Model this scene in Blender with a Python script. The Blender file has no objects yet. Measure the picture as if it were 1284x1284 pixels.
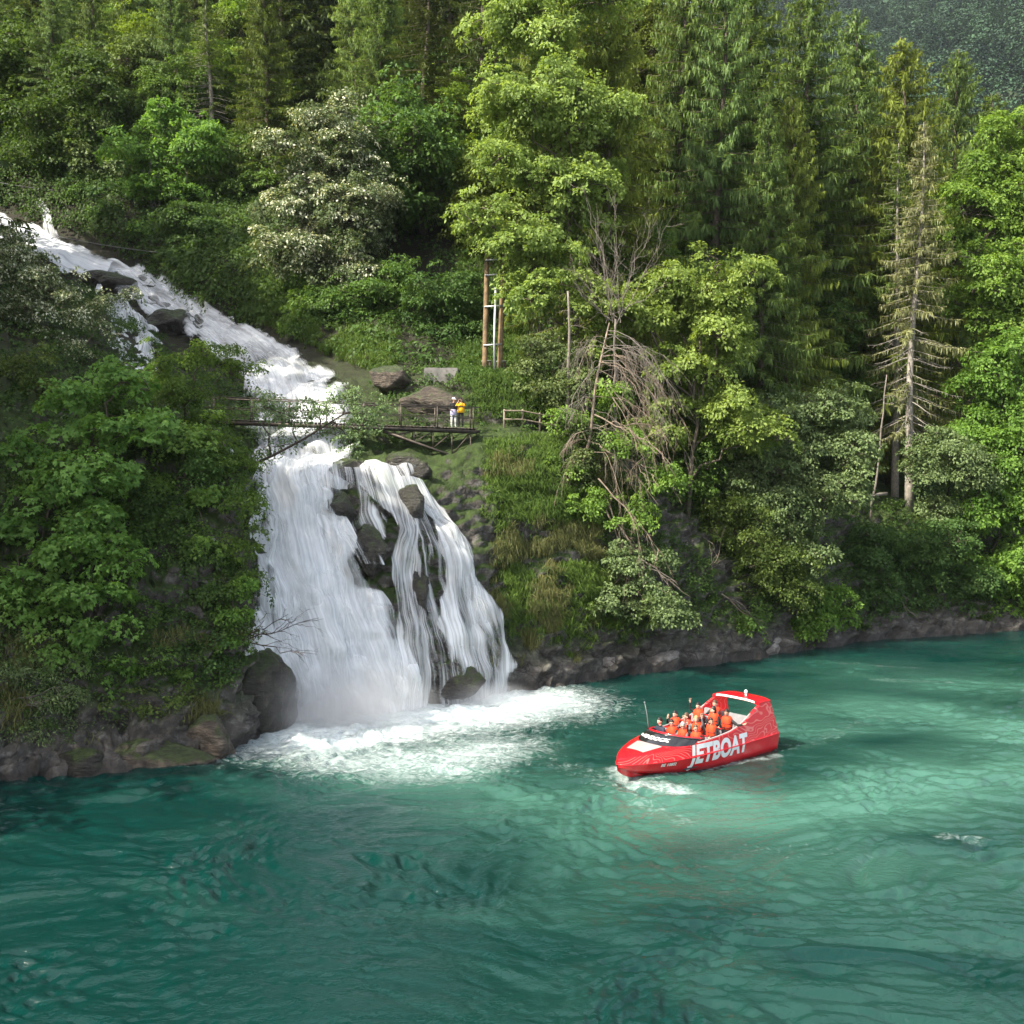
import bpy, bmesh, math, random
import numpy as np
from mathutils import Vector, Matrix
from mathutils.bvhtree import BVHTree

SC = bpy.context.scene
COL = SC.collection
rng = np.random.default_rng(7)
random.seed(7)

# ------------------------------------------------------------------ camera model (metres)
F_PX, CX, CY = 1300.0, 642.0, 642.0
CAM_H = 11.5
PITCH = math.atan(42.0 / 1300.0)
CAM = np.array([0.0, 0.0, CAM_H])

def at(px, py, D):
    """world point seen towards (px,py) whose distance in front of the viewpoint is D metres"""
    cp, sp = math.cos(PITCH), math.sin(PITCH)
    a = (px - CX) / F_PX
    b = (CY - py) / F_PX
    d = D / (cp + b * sp)
    return np.array([a * d, D, CAM_H + d * (-sp + b * cp)])

def ray(px, py):
    v = at(px, py, 10.0) - CAM
    return v / np.linalg.norm(v)

def on_water(px, py, z=0.0):
    r = ray(px, py)
    t = (z - CAM_H) / r[2]
    return CAM + r * t

# ------------------------------------------------------------------ noise
def _hash(ix, iy, iz, seed):
    h = (ix.astype(np.int64) * 374761393 + iy.astype(np.int64) * 668265263 + iz.astype(np.int64) * 2147483647 + seed * 974711) & 0xFFFFFFFF
    h = ((h ^ (h >> 13)) * 1274126177) & 0xFFFFFFFF
    h = (h ^ (h >> 16)) & 0xFFFFFFFF
    return h.astype(np.float64) / 4294967295.0

def vnoise(p, seed=0):
    p = np.asarray(p, dtype=np.float64)
    i = np.floor(p).astype(np.int64)
    f = p - i
    u = f * f * f * (f * (f * 6 - 15) + 10)
    r = 0
    for dx in (0, 1):
        wx = u[..., 0] if dx else 1 - u[..., 0]
        for dy in (0, 1):
            wy = u[..., 1] if dy else 1 - u[..., 1]
            for dz in (0, 1):
                wz = u[..., 2] if dz else 1 - u[..., 2]
                r = r + wx * wy * wz * _hash(i[..., 0] + dx, i[..., 1] + dy, i[..., 2] + dz, seed)
    return r * 2 - 1

def fbm(p, octv=4, seed=0, gain=0.5, lac=2.03):
    p = np.asarray(p, dtype=np.float64)
    s, a = 0, 1.0
    for k in range(octv):
        s = s + a * vnoise(p, seed + k * 17)
        p = p * lac + 3.7
        a *= gain
    return s

def ridged(p, octv=4, seed=0, gain=0.5):
    p = np.asarray(p, dtype=np.float64)
    s, a = 0, 1.0
    for k in range(octv):
        s = s + a * (1 - 2 * np.abs(vnoise(p, seed + k * 13)))
        p = p * 2.07 + 1.3
        a *= gain
    return s

def sstep(a, b, x):
    t = np.clip((x - a) / (b - a), 0, 1)
    return t * t * (3 - 2 * t)

def norm(v):
    return v / np.maximum(np.linalg.norm(v, axis=-1, keepdims=True), 1e-9)

# ------------------------------------------------------------------ mesh building
class MB:
    """collects vertices and faces, then links them as ONE mesh object"""
    def __init__(self):
        self.v, self.f, self.n, self.m, self.a = [], [], 0, [], []
    def add(self, v, faces, mat=0, attr=0.5):
        v = np.asarray(v, dtype=np.float64).reshape(-1, 3)
        faces = np.asarray(faces, dtype=np.int64)
        self.v.append(v)
        self.f.append(faces + self.n)
        self.m.append(np.full(len(faces), mat, dtype=np.int32))
        self.a.append(np.broadcast_to(np.asarray(attr, dtype=np.float64), (len(v),)))
        self.n += len(v)
    def mesh(self, name, mats, smooth=True, attr=None):
        me = bpy.data.meshes.new(name)
        V = np.concatenate(self.v) if self.v else np.zeros((0, 3))
        loops, starts, tot = [], [], 0
        for f in self.f:
            k = f.shape[1]
            loops.append(f.ravel())
            starts.append(tot + np.arange(len(f)) * k)
            tot += f.size
        L = np.concatenate(loops); S = np.concatenate(starts)
        me.vertices.add(len(V)); me.vertices.foreach_set('co', V.astype(np.float32).ravel())
        me.loops.add(len(L)); me.loops.foreach_set('vertex_index', L.astype(np.int32))
        me.polygons.add(len(S)); me.polygons.foreach_set('loop_start', S.astype(np.int32))
        me.polygons.foreach_set('material_index', np.concatenate(self.m))
        me.polygons.foreach_set('use_smooth', np.full(len(S), bool(smooth)))
        if attr:
            A = me.attributes.new(attr, 'FLOAT', 'POINT')
            A.data.foreach_set('value', np.concatenate(self.a).astype(np.float32))
        for m in (mats if isinstance(mats, (list, tuple)) else [mats]):
            me.materials.append(m)
        me.update(calc_edges=True)
        me.validate()
        return me
    def build(self, name, mats, parent=None, smooth=True, attr=None):
        return link(name, self.mesh(name, mats, smooth, attr), parent)
    # shapes
    def box(self, lo, hi, mat=0, M=None):
        lo, hi = np.array(lo, float), np.array(hi, float)
        v = np.array([[x, y, z] for z in (lo[2], hi[2]) for y in (lo[1], hi[1]) for x in (lo[0], hi[0])])
        if M is not None:
            v = v @ np.array(M.to_3x3()).T + np.array(M.translation)
        self.add(v, [[0, 2, 3, 1], [4, 5, 7, 6], [0, 1, 5, 4], [2, 6, 7, 3], [0, 4, 6, 2], [1, 3, 7, 5]], mat)
    def bar(self, a, b, w, h, mat=0, up=(0, 0, 1)):
        a, b = np.array(a, float), np.array(b, float)
        d = norm(b - a); s = norm(np.cross(d, np.array(up, float))); u = np.cross(s, d)
        v = [p + s * sx * w / 2 + u * sz * h / 2 for p in (a, b) for sx, sz in ((-1, -1), (1, -1), (1, 1), (-1, 1))]
        self.add(v, [[0, 1, 2, 3], [7, 6, 5, 4], [0, 4, 5, 1], [1, 5, 6, 2], [2, 6, 7, 3], [3, 7, 4, 0]], mat)
    def tube(self, pts, rad, n=6, mat=0, cap=True, attr=0.5):
        pts = np.asarray(pts, float); k = len(pts)
        rad = np.broadcast_to(np.asarray(rad, float), (k,))
        t = np.gradient(pts, axis=0); t = norm(t)
        ref = np.array([0.0, 0, 1]) if abs(t[0][2]) < 0.9 else np.array([1.0, 0, 0])
        s = norm(np.cross(t, ref)); u = np.cross(t, s)
        ang = np.arange(n) * 2 * math.pi / n
        ring = s[:, None] * np.cos(ang)[None, :, None] + u[:, None] * np.sin(ang)[None, :, None]
        v = (pts[:, None] + ring * rad[:, None, None]).reshape(-1, 3)
        i = np.arange(k - 1)[:, None] * n; j = np.arange(n)[None]
        j2 = (j + 1) % n
        f = np.stack([i + j, i + j2, i + n + j2, i + n + j], -1).reshape(-1, 4)
        self.add(v, f, mat, attr)
        if cap:
            c = np.array([pts[0], pts[-1]])
            b0 = self.n - len(v)
            self.add(c, np.zeros((0, 3), int), mat, attr)
            e = self.n
            tri = [[e - 2, b0 + (q + 1) % n, b0 + q] for q in range(n)] + [[e - 1, b0 + (k - 1) * n + q, b0 + (k - 1) * n + (q + 1) % n] for q in range(n)]
            self.f.append(np.array(tri)); self.m.append(np.full(len(tri), mat, dtype=np.int32))
    def grid(self, V, mat=0, attr=0.5, flip=False):
        V = np.asarray(V); r, c = V.shape[:2]
        i = np.arange(r - 1)[:, None] * c; j = np.arange(c - 1)[None]
        f = np.stack([i + j, i + j + 1, i + c + j + 1, i + c + j], -1).reshape(-1, 4)
        if flip: f = f[:, ::-1]
        self.add(V.reshape(-1, 3), f, mat, np.asarray(attr).ravel() if np.ndim(attr) else attr)
    def ball(self, c, r, mat=0, n=10, m=7, fn=None):
        th = np.linspace(0, math.pi, m + 1); ph = np.arange(n + 1) * 2 * math.pi / n
        d = np.stack([np.sin(th)[:, None] * np.cos(ph)[None], np.sin(th)[:, None] * np.sin(ph)[None], np.cos(th)[:, None] * np.ones(n + 1)[None]], -1)
        v = d * np.asarray(r, float)
        if fn is not None: v = fn(v, d)
        self.grid(v + np.asarray(c, float), mat, flip=True)

def link(name, data, parent=None):
    o = bpy.data.objects.new(name, data)
    COL.objects.link(o)
    if parent is not None: o.parent = parent
    return o

def tag(o, label=None, cat=None, group=None, kind=None):
    if label: o['label'] = label
    if cat: o['category'] = cat
    if group: o['group'] = group
    if kind: o['kind'] = kind
    return o

def thing(name, label, cat, loc=(0, 0, 0), rotz=0.0, group=None):
    o = link(name, None)
    o.location = tuple(float(q) for q in loc); o.rotation_euler = (0, 0, rotz)
    o.empty_display_size = 0.3
    return tag(o, label, cat, group)

def copy_thing(o, loc, rotz=0.0, scale=1.0, label=None, group=None):
    c = o.copy(); COL.objects.link(c)
    c.location = tuple(float(q) for q in loc); c.rotation_euler = (0, 0, rotz)
    c.scale = (scale,) * 3 if np.isscalar(scale) else tuple(scale)
    if label: c['label'] = label
    if group: c['group'] = group
    for ch in list(o.children):
        d = ch.copy(); COL.objects.link(d); d.parent = c
        for g in list(ch.children):
            e = g.copy(); COL.objects.link(e); e.parent = d
    return c

# ------------------------------------------------------------------ materials
class NT:
    def __init__(self, name):
        self.mat = bpy.data.materials.new(name); self.mat.use_nodes = True
        self.t = self.mat.node_tree; self.t.nodes.clear()
        self.out = self.t.nodes.new('ShaderNodeOutputMaterial')
    def n(self, typ, ins=None, **kw):
        nd = self.t.nodes.new('ShaderNode' + typ)
        for k, v in kw.items(): setattr(nd, k, v)
        for k, v in (ins or {}).items():
            s = nd.inputs[k]
            if hasattr(v, 'is_output'): self.t.links.new(v, s)
            elif hasattr(v, 'outputs'): self.t.links.new(v.outputs[0], s)
            else: s.default_value = v
        return nd
    def ramp(self, fac, stops, interp='LINEAR'):
        nd = self.n('ValToRGB', {'Fac': fac}); cr = nd.color_ramp; cr.interpolation = interp
        while len(cr.elements) < len(stops): cr.elements.new(0.5)
        for e, (p, c) in zip(cr.elements, stops):
            e.position = p; e.color = (c, c, c, 1) if np.isscalar(c) else (*c, 1)
        return nd
    def mix(self, fac, a, b, blend='MIX'):
        nd = self.n('MixRGB', {'Fac': fac}, blend_type=blend)
        for k, v in (('Color1', a), ('Color2', b)):
            if hasattr(v, 'outputs'): self.t.links.new(v.outputs[0], nd.inputs[k])
            elif hasattr(v, 'is_output'): self.t.links.new(v, nd.inputs[k])
            else: nd.inputs[k].default_value = (*v, 1) if len(v) == 3 else v
        return nd
    def math(self, op, a, b=0.0, clamp=False):
        nd = self.n('Math', operation=op, use_clamp=clamp)
        for k, v in ((0, a), (1, b)):
            if hasattr(v, 'outputs'): self.t.links.new(v.outputs[0], nd.inputs[k])
            elif hasattr(v, 'is_output'): self.t.links.new(v, nd.inputs[k])
            else: nd.inputs[k].default_value = v
        return nd
    def surf(self, sh): self.t.links.new(sh.outputs[0], self.out.inputs['Surface']); return self.mat
    def vol(self, sh): self.t.links.new(sh.outputs[0], self.out.inputs['Volume']); return self.mat

def plain(name, col, rough=0.6, metal=0.0, noise=0.15, scale=6.0, spec=0.4, bump=0.0, col2=None):
    t = NT(name)
    tc = t.n('TexCoord')
    nz = t.n('TexNoise', {'Vector': tc.outputs['Object'], 'Scale': scale, 'Detail': 5.0, 'Roughness': 0.6})
    d = col2 or tuple(c * (1 - noise * 1.6) for c in col)
    e = tuple(min(1, c * (1 + noise)) for c in col)
    rp = t.ramp(nz, [(0.3, d), (0.7, e)])
    ins = {'Base Color': rp, 'Roughness': rough, 'Metallic': metal, 'Specular IOR Level': spec}
    if bump: ins['Normal'] = t.n('Bump', {'Height': nz.outputs[0], 'Strength': bump, 'Distance': 0.05})
    return t.surf(t.n('BsdfPrincipled', ins))

def leaf_mat(name, dark, light, trans=0.35, rough=0.55, flower=None, tipcol=None):
    """leaf: colour varies leaf by leaf (attribute v) and tree by tree"""
    t = NT(name)
    at_ = t.n('Attribute', attribute_name='v')
    oi = t.n('ObjectInfo')
    v = at_.outputs['Fac']
    c = t.ramp(v, [(0.0, dark), (1.0, light)] if flower is None else [(0.0, dark), (0.78, light), (0.80, flower), (1.0, flower)])
    hs = t.n('HueSaturation', {'Color': c, 'Hue': t.math('ADD', t.math('MULTIPLY', oi.outputs['Random'], 0.03), 0.485),
                               'Saturation': t.math('ADD', t.math('MULTIPLY', oi.outputs['Random'], -0.15), 1.05),
                               'Value': t.math('ADD', t.math('MULTIPLY', oi.outputs['Random'], 0.35), 0.85)})
    p = t.n('BsdfPrincipled', {'Base Color': hs, 'Roughness': rough, 'Specular IOR Level': 0.18})
    tr = t.n('BsdfTranslucent', {'Color': t.mix(1.0, hs, (1.25, 1.2, 0.55), 'MULTIPLY')})
    return t.surf(t.n('MixShader', {0: trans, 1: p.outputs[0], 2: tr.outputs[0]}))
SUN_E, SKY_E, EXPO = 5.0, 0.15, 1.32
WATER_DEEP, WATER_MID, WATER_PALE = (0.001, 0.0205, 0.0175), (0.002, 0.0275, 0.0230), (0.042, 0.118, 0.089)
SHADERS = [(-130, 66, 24), (-260, 58, 28), (-380, 50, 28), (-190, 80, 32), (-330, 72, 32), (-520, 60, 32), (-650, 48, 30), (-800, 40, 30), (-420, 62, 32),
           (-900, 48, 30), (-760, 56, 32), (-1050, 42, 30), (-750, 33, 30), (-950, 32, 34), (-1100, 32, 34), (-880, 38, 32), (-1020, 36, 32),
           (-366, 58, 32), (-300, 64, 32), (-250, 70, 34), (-440, 54, 34)]
HAZE, MIST = 0.00005, 1.4
CLOUD = 5.5
# ------------------------------------------------------------------ terrain: profiles (distance, height) per bearing
PROF = {
 -1500: [(14,0),(15,1.5),(19,9),(24,18),(29,25),(42,38),(50,44),(58,54),(80,85),(120,130)],  # unseen left bank, added so its height shades the water
 -900: [(23,0),(24,1.5),(28,8),(34,15),(40,20),(60,34),(66,38),(75,48),(110,82),(170,135)],
 -400: [(29.5,0),(30.5,1.5),(35,8),(42,15.5),(48,20),(70,34),(78,38),(85,47),(118,78),(185,128)],
 -120: [(36,0),(37,1.3),(41,8),(48,15.5),(54,20),(88,33),(94,37.5),(98,44),(128,70),(200,124)],
 0:    [(38.9,0),(40,1.3),(44,8),(50,15.3),(57,20.0),(92,32.5),(97,36.5),(101,43),(130,66),(200,120)],
 130:  [(40.6,0),(41.8,1.4),(45,7.5),(50.5,14.5),(58,18.5),(86,27),(93,32),(97,38),(128,62),(200,118)],
 210:  [(41.9,0),(43,1.5),(46,7.5),(50,12.5),(56,15.5),(79,22.5),(86,27),(90,32),(124,58),(200,118)],
 280:  [(43.6,0),(44.8,1.5),(47,7),(50.5,11.5),(57,13.2),(73,18.8),(80,23.6),(84,28.5),(120,55),(200,118)],
 330:  [(47.9,0),(48.7,2.5),(51,7.5),(54.5,11.3),(58,12.4),(66,17),(77,22.5),(80,26.5),(118,53),(200,118)],
 420:  [(50.2,0),(51,2.5),(53,7.5),(55.5,11.2),(59,12.6),(63,16),(71,19.5),(74,21.5),(116,50),(200,118)],
 480:  [(51.4,0),(52,2.5),(53.8,7.5),(56,11.3),(60,13),(64,15.8),(67,18),(71,20.5),(116,50),(200,118)],
 540:  [(52.7,0),(53.3,2.5),(55,7),(57,10.5),(60.5,13.2),(63.5,14.5),(65.5,17.6),(70,19.5),(116,50),(200,118)],
 600:  [(53.8,0),(54.6,2.5),(56.5,7),(58.5,11),(61,14.3),(63.3,14.6),(65,17.6),(69,18.3),(116,52),(200,118)],
 650:  [(56,0),(57,2.5),(58.5,7.5),(60,11.5),(61.5,14.3),(63.5,14.6),(65,17),(70,18.5),(116,52),(200,118)],
 720:  [(58,0),(59,2),(60.5,7),(62.5,11.5),(64,14),(66,14.3),(68,17),(74,20),(118,50),(200,112)],
 820:  [(61.8,0),(62.8,1.8),(65,6.5),(67.5,10.5),(70,12.5),(72,12.8),(75,15.5),(82,20),(120,45),(200,95)],
 950:  [(66.6,0),(67.6,1.6),(70,5.5),(73.5,9.3),(77,10.8),(80,11),(84,13.5),(92,18),(130,38),(200,70)],
 1100: [(74,0),(75,1.2),(78,5),(81.5,8.5),(86,9.6),(90,10),(95,12.5),(105,16),(140,27),(210,40)],
 1284: [(78.7,0),(79.8,1),(83,4.5),(87,7.5),(92,8.5),(97,9),(103,11),(115,13),(150,20),(220,26)],
 1700: [(84,0),(85,1),(88,4),(92,6),(97,7),(102,8),(108,9),(120,11),(155,16),(225,20)],
 2300: [(90,0),(91,1),(94,4),(98,6),(103,7),(108,8),(114,9),(126,11),(160,16),(230,20)],
}
_pk = np.array(sorted(PROF))
_pD = np.array([[PROF[k][0][0] - 4] + [q[0] for q in PROF[k]] + [PROF[k][-1][0] + 130] for k in _pk], float)
_pZ = np.array([[-3.5] + [q[1] for q in PROF[k]] + [PROF[k][-1][1] + 25] for k in _pk], float)

def profile(px):
    return (np.array([np.interp(px, _pk, _pD[:, r]) for r in range(_pD.shape[1])]),
            np.array([np.interp(px, _pk, _pZ[:, r]) for r in range(_pZ.shape[1])]))

def ground_z(x, y):
    D, Z = profile(CX + x / y * F_PX)
    return float(np.interp(y, D, Z))

PXS = np.concatenate([np.arange(-1500, -60, 14), np.arange(-60, 1345, 3.5), np.arange(1350, 2300, 16)])
SUB = [5, 12, 34, 30, 22, 34, 22, 16, 30, 24, 6]
def terrain_grid():
    cols, rows = [], []
    T = np.concatenate([np.linspace(i, i + 1, s, endpoint=False) for i, s in enumerate(SUB)] + [np.array([len(SUB)])])
    for px in PXS:
        D, Z = profile(px)
        k = np.arange(len(D))
        d, z = np.interp(T, k, D), np.interp(T, k, Z)
        ker = np.array([1, 2, 3, 2, 1.0]); ker /= ker.sum()        # soften the creases a little
        zz = np.convolve(np.pad(z, 2, 'edge'), ker, 'valid')
        dd = np.convolve(np.pad(d, 2, 'edge'), ker, 'valid')
        cols.append(np.stack([(px - CX) / F_PX * dd, dd, zz], -1))
    return np.stack(cols, 1), T
SMOOTH, TROW = terrain_grid()
def grid_normals(G):
    a = np.gradient(G, axis=1); b = np.gradient(G, axis=0)
    return norm(np.cross(a, b))
SN = grid_normals(SMOOTH)
PXG = np.broadcast_to(PXS[None], SMOOTH.shape[:2]); TG = np.broadcast_to(TROW[:, None], SMOOTH.shape[:2])

def rocky(p):
    q = p * np.array([1, 1, 1.6])
    w = fbm(q * 0.35, 3, 5)[..., None] * 1.2
    r = ridged(q * 0.45 + w, 4, 21, 0.55) * 0.55 + fbm(q * 1.7 + w, 3, 31) * 0.22
    strata = np.abs(((p[..., 2] + 0.25 * p[..., 0] + fbm(p * 0.5, 2, 8) * 0.7) * 1.1) % 1.0 - 0.5) * 0.5
    return r * 0.75 + strata
def disp_amount():
    ROCK = sstep(0.6, 1.2, TG) * (1 - 0.45 * sstep(4.2, 6.0, TG))
    fall = sstep(300, 340, PXG) * (1 - sstep(640, 690, PXG)) * (1 - sstep(5.4, 5.8, TG))     # behind the falls
    chan = sstep(5.4, 5.9, TG) * (1 - sstep(7.1, 7.6, TG)) * (1 - sstep(470, 520, PXG))       # stream bed
    path = sstep(4.7, 4.95, TG) * (1 - sstep(6.05, 6.3, TG)) * sstep(530, 570, PXG) * (1 - sstep(760, 840, PXG))
    return ROCK, fall, chan, path
ROCK, FALLM, CHAN, PATHM = disp_amount()
amp = ROCK * (0.95 - 0.25 * FALLM) * (1 - 0.55 * CHAN) * (1 - 0.85 * PATHM)
d = rocky(SMOOTH) * amp
d = d - 0.4 * FALLM - 0.25 * CHAN
TERR = SMOOTH + SN * d[..., None]
TERR[..., 2] += sstep(7.5, 9, TG) * fbm(SMOOTH * 0.06, 3, 77) * 2.5

def terrain_mat():
    t = NT('ground_rock_moss')
    geo = t.n('NewGeometry')
    pos = geo.outputs['Position']
    big = t.n('TexNoise', {'Vector': pos, 'Scale': 0.35, 'Detail': 6.0, 'Roughness': 0.65})
    fine = t.n('TexNoise', {'Vector': pos, 'Scale': 2.2, 'Detail': 8.0, 'Roughness': 0.7})
    wp_ = t.n('TexNoise', {'Vector': pos, 'Scale': 0.6, 'Detail': 4.0})
    wpos = t.n('VectorMath', {0: pos, 1: t.n('VectorMath', {0: wp_.outputs['Color'], 1: (2.2, 2.2, 2.2)}, operation='MULTIPLY').outputs[0]}, operation='ADD').outputs[0]
    vor = t.n('TexVoronoi', {'Vector': t.n('VectorMath', {0: wpos, 1: (0.35, 0.35, 1.3)}, operation='MULTIPLY'), 'Scale': 0.9}, feature='DISTANCE_TO_EDGE')
    rock = t.ramp(fine, [(0.25, (0.035, 0.03, 0.026)), (0.5, (0.07, 0.065, 0.057)), (0.62, (0.135, 0.128, 0.116)), (0.8, (0.27, 0.25, 0.22))])
    rock = t.mix(t.ramp(vor, [(0.0, 0.8), (0.035, 0.0)]), rock, (0.02, 0.017, 0.014))
    moss = t.ramp(fine, [(0.3, (0.014, 0.02, 0.006)), (0.55, (0.03, 0.052, 0.01)), (0.75, (0.06, 0.09, 0.018))])
    soil = t.ramp(fine, [(0.3, (0.008, 0.008, 0.005)), (0.5, (0.02, 0.018, 0.010)), (0.62, (0.016, 0.026, 0.008)), (0.8, (0.03, 0.03, 0.018))])
    sep = t.n('SeparateXYZ', {'Vector': geo.outputs['Normal']})
    zz = t.n('SeparateXYZ', {'Vector': pos})
    mk = t.math('ADD', t.math('MULTIPLY', sep.outputs['Z'], 0.8), t.math('MULTIPLY', big, 1.0))
    mk = t.ramp(mk, [(0.62, 0.0), (0.86, 1.0)])
    low = t.ramp(t.math('MULTIPLY', zz.outputs['Z'], 0.2), [(0.2, 0.0), (0.6, 1.0)])   # no moss in the splash zone
    mfac = t.math('MULTIPLY', mk, low)
    base = t.mix(mfac, rock, moss)
    high = t.ramp(t.math('MULTIPLY', zz.outputs['Z'], 0.03), [(0.42, 0.0), (0.62, 1.0)])
    base = t.mix(high, base, soil)
    wet = t.ramp(t.math('ADD', zz.outputs['Z'], t.math('MULTIPLY', big, 0.8)), [(0.62, 1.0), (0.95, 0.0)])
    base = t.mix(t.math('MULTIPLY', wet, 0.75), base, (0.018, 0.015, 0.012))
    rough = t.mix(wet, (0.85,) * 3, (0.35,) * 3)
    bump = t.n('Bump', {'Height': t.math('ADD', fine, t.math('MULTIPLY', vor, 0.5)), 'Strength': 0.8, 'Distance': 0.25})
    return t.surf(t.n('BsdfPrincipled', {'Base Color': base, 'Roughness': rough, 'Normal': bump, 'Specular IOR Level': 0.3}))
M_TERR = terrain_mat()
b = MB(); b.grid(TERR)
terrain = tag(b.build('terrain', M_TERR), kind='structure')

def bvh_of(G):
    r, c = G.shape[:2]
    i = np.arange(r - 1)[:, None] * c; j = np.arange(c - 1)[None]
    f = np.stack([i + j, i + j + 1, i + c + j + 1, i + c + j], -1).reshape(-1, 4)
    return BVHTree.FromPolygons([tuple(p) for p in G.reshape(-1, 3)], [tuple(int(k) for k in q) for q in f])
BV_S, BV_T = bvh_of(SMOOTH), bvh_of(TERR)

def hit(px, py, bv=None):
    """where the line of sight meets the ground"""
    loc, nor, _, _ = (bv or BV_T).ray_cast(Vector(CAM), Vector(ray(px, py)))
    if loc is None: return None, None
    nor = np.array(nor)
    if np.dot(nor, ray(px, py)) > 0: nor = -nor
    return np.array(loc), nor

def stand(x, y):
    """height of the ground under x, y"""
    loc, nor, _, _ = BV_T.ray_cast(Vector((x, y, 300)), Vector((0, 0, -1)))
    return loc.z if loc is not None else ground_z(x, y)

def foot(px, D):
    x = (px - CX) / F_PX * D
    return np.array([x, D, stand(x, D)])

# ------------------------------------------------------------------ far hillsides
def hill(name, xs, ys, zf, mat):
    X, Y = np.meshgrid(xs, ys)
    V = np.stack([X, Y, zf(X, Y)], -1)
    b = MB(); b.grid(V)
    return tag(b.build(name, mat), kind='structure'), V
M_HILL = plain('forest_floor', (0.025, 0.035, 0.012), 0.9, noise=0.4, scale=0.05)
def z_far(X, Y):
    n = fbm(np.stack([X, Y, X * 0], -1) * 0.006, 4, 3)
    return np.maximum((Y - 330) * 0.62 + (X - 150) * 0.28, -4) + n * 22
def z_mid(X, Y):
    n = fbm(np.stack([X, Y, X * 0], -1) * 0.015, 4, 9)
    return np.clip((Y - 235) * 0.45 + (X - 60) * 0.15, -4, 200) + n * 6
far_hill, FARV = hill('hillside', np.linspace(-60, 900, 90), np.linspace(320, 1050, 70), z_far, M_HILL)
mid_hill, MIDV = hill('hillside', np.linspace(40, 420, 60), np.linspace(232, 330, 30), z_mid, M_HILL)
# ------------------------------------------------------------------ lake
def seg_dist(P, pts):
    best = np.full(P.shape[:-1], 1e9)
    for a, c in zip(pts[:-1], pts[1:]):
        a, c = np.array(a[:2]), np.array(c[:2]); d = c - a
        t = np.clip(((P - a) @ d) / (d @ d), 0, 1)
        best = np.minimum(best, np.linalg.norm(P - (a + t[..., None] * d), axis=-1))
    return best
W2 = lambda px, py: on_water(px, py)[:2]
wpx = np.concatenate([np.arange(-1400, -60, 22), np.arange(-60, 1345, 2.5), np.arange(1350, 2700, 22)])
wD = np.geomspace(7, 150, 1000)
WX = (wpx[None] - CX) / F_PX * wD[:, None]; WY = np.broadcast_to(wD[:, None], WX.shape)
WP = np.stack([WX, WY], -1)
P3 = np.stack([WX, WY, WX * 0], -1)
warp = np.stack([fbm(P3 * 0.18, 2, 41), fbm(P3 * 0.18, 2, 42), WX * 0], -1) * 1.3
Q = P3 * np.array([0.62, 1.0, 1]) + warp
pool_d = seg_dist(WP, [W2(400, 918), W2(520, 898), W2(640, 880)])
rough_w = 0.35 + 0.65 * sstep(75, 35, WY) + 0.7 * sstep(14, 3, pool_d)
def chop(f, seed):
    n = 0
    for k, a in enumerate((.3, 1.25, 2.3)):
        R = np.array([[math.cos(a), -math.sin(a)], [math.sin(a), math.cos(a)]])
        xy = Q[..., :2] @ R * f * (1 + .17 * k)
        n = n + vnoise(np.stack([xy[..., 0] + k * 31, xy[..., 1], xy[..., 0] * 0 + k * 9.1 + seed], -1), seed + k)
    n = n / 1.6
    return .85 * n + .45 * (.42 - np.abs(n))
H = 0.045 * chop(.42, 1) + 0.032 * chop(1.15, 11) + 0.036 * chop(2.3, 21) + 0.021 * chop(4.8, 31)
H = H + .08 * sstep(.05, .75, fbm(P3 * .33 + warp * .2, 3, 88)) * chop(3.1, 41)
H = H * rough_w * (1.5 + .9 * np.clip(fbm(P3 * .16, 2, 71), -.7, 1)) + 0.12 * sstep(5, 0, pool_d) * fbm(P3 * 0.8, 3, 5)
# aerated water: the foot of the falls and the boat's turn
foam = 1.12 * np.exp(-(pool_d / 5.0) ** 1.4)
drift = seg_dist(WP, [W2(430, 950), W2(540, 955), W2(650, 935)])
foam = np.maximum(foam, 0.60 * np.exp(-(drift / 3.6) ** 2) * (1 - .6 * sstep(-2, 4.5, WX)))
drift2 = seg_dist(WP, [W2(640, 882), W2(700, 872)])
foam = np.maximum(foam, 0.5 * np.exp(-(drift2 / 1.2) ** 2))
bow = seg_dist(WP, [W2(780, 966), W2(800, 985), W2(850, 992)])
foam = np.maximum(foam, 0.56 * np.exp(-(bow / 0.9) ** 2))
bow2 = seg_dist(WP, [W2(690, 955), W2(775, 985), W2(860, 1030)])
foam = np.maximum(foam, 0.30 * np.exp(-(bow2 / 1.6) ** 2))
for a, q, s, r in (((1060, 832), (1150, 838), 0.3, 0.9), ((1100, 852), (1190, 856), 0.32, 0.9), ((1180, 1050), (1225, 1052), 0.37, 0.6), ((800, 978), (975, 947), 0.42, 0.45),
                   ((985, 942), (1100, 900), 0.27, 1.4), ((900, 1060), (1100, 1075), 0.24, 2.0), ((20, 985), (290, 945), 0.3, 0.3)):
    foam = np.maximum(foam, s * np.exp(-(seg_dist(WP, [W2(*a), W2(*q)]) / r) ** 2))
silt_and_sun = np.zeros_like(foam)  # milky wake, plus sunlit right and darker left painted into the water colour
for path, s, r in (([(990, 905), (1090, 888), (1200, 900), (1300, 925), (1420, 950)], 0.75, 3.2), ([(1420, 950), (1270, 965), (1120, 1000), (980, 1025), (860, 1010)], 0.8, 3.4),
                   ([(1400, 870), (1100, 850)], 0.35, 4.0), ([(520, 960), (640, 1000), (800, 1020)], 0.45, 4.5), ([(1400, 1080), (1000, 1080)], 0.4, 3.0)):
    silt_and_sun = np.maximum(silt_and_sun, s * np.exp(-(seg_dist(WP, [W2(*q) for q in path]) / r) ** 2))
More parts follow.
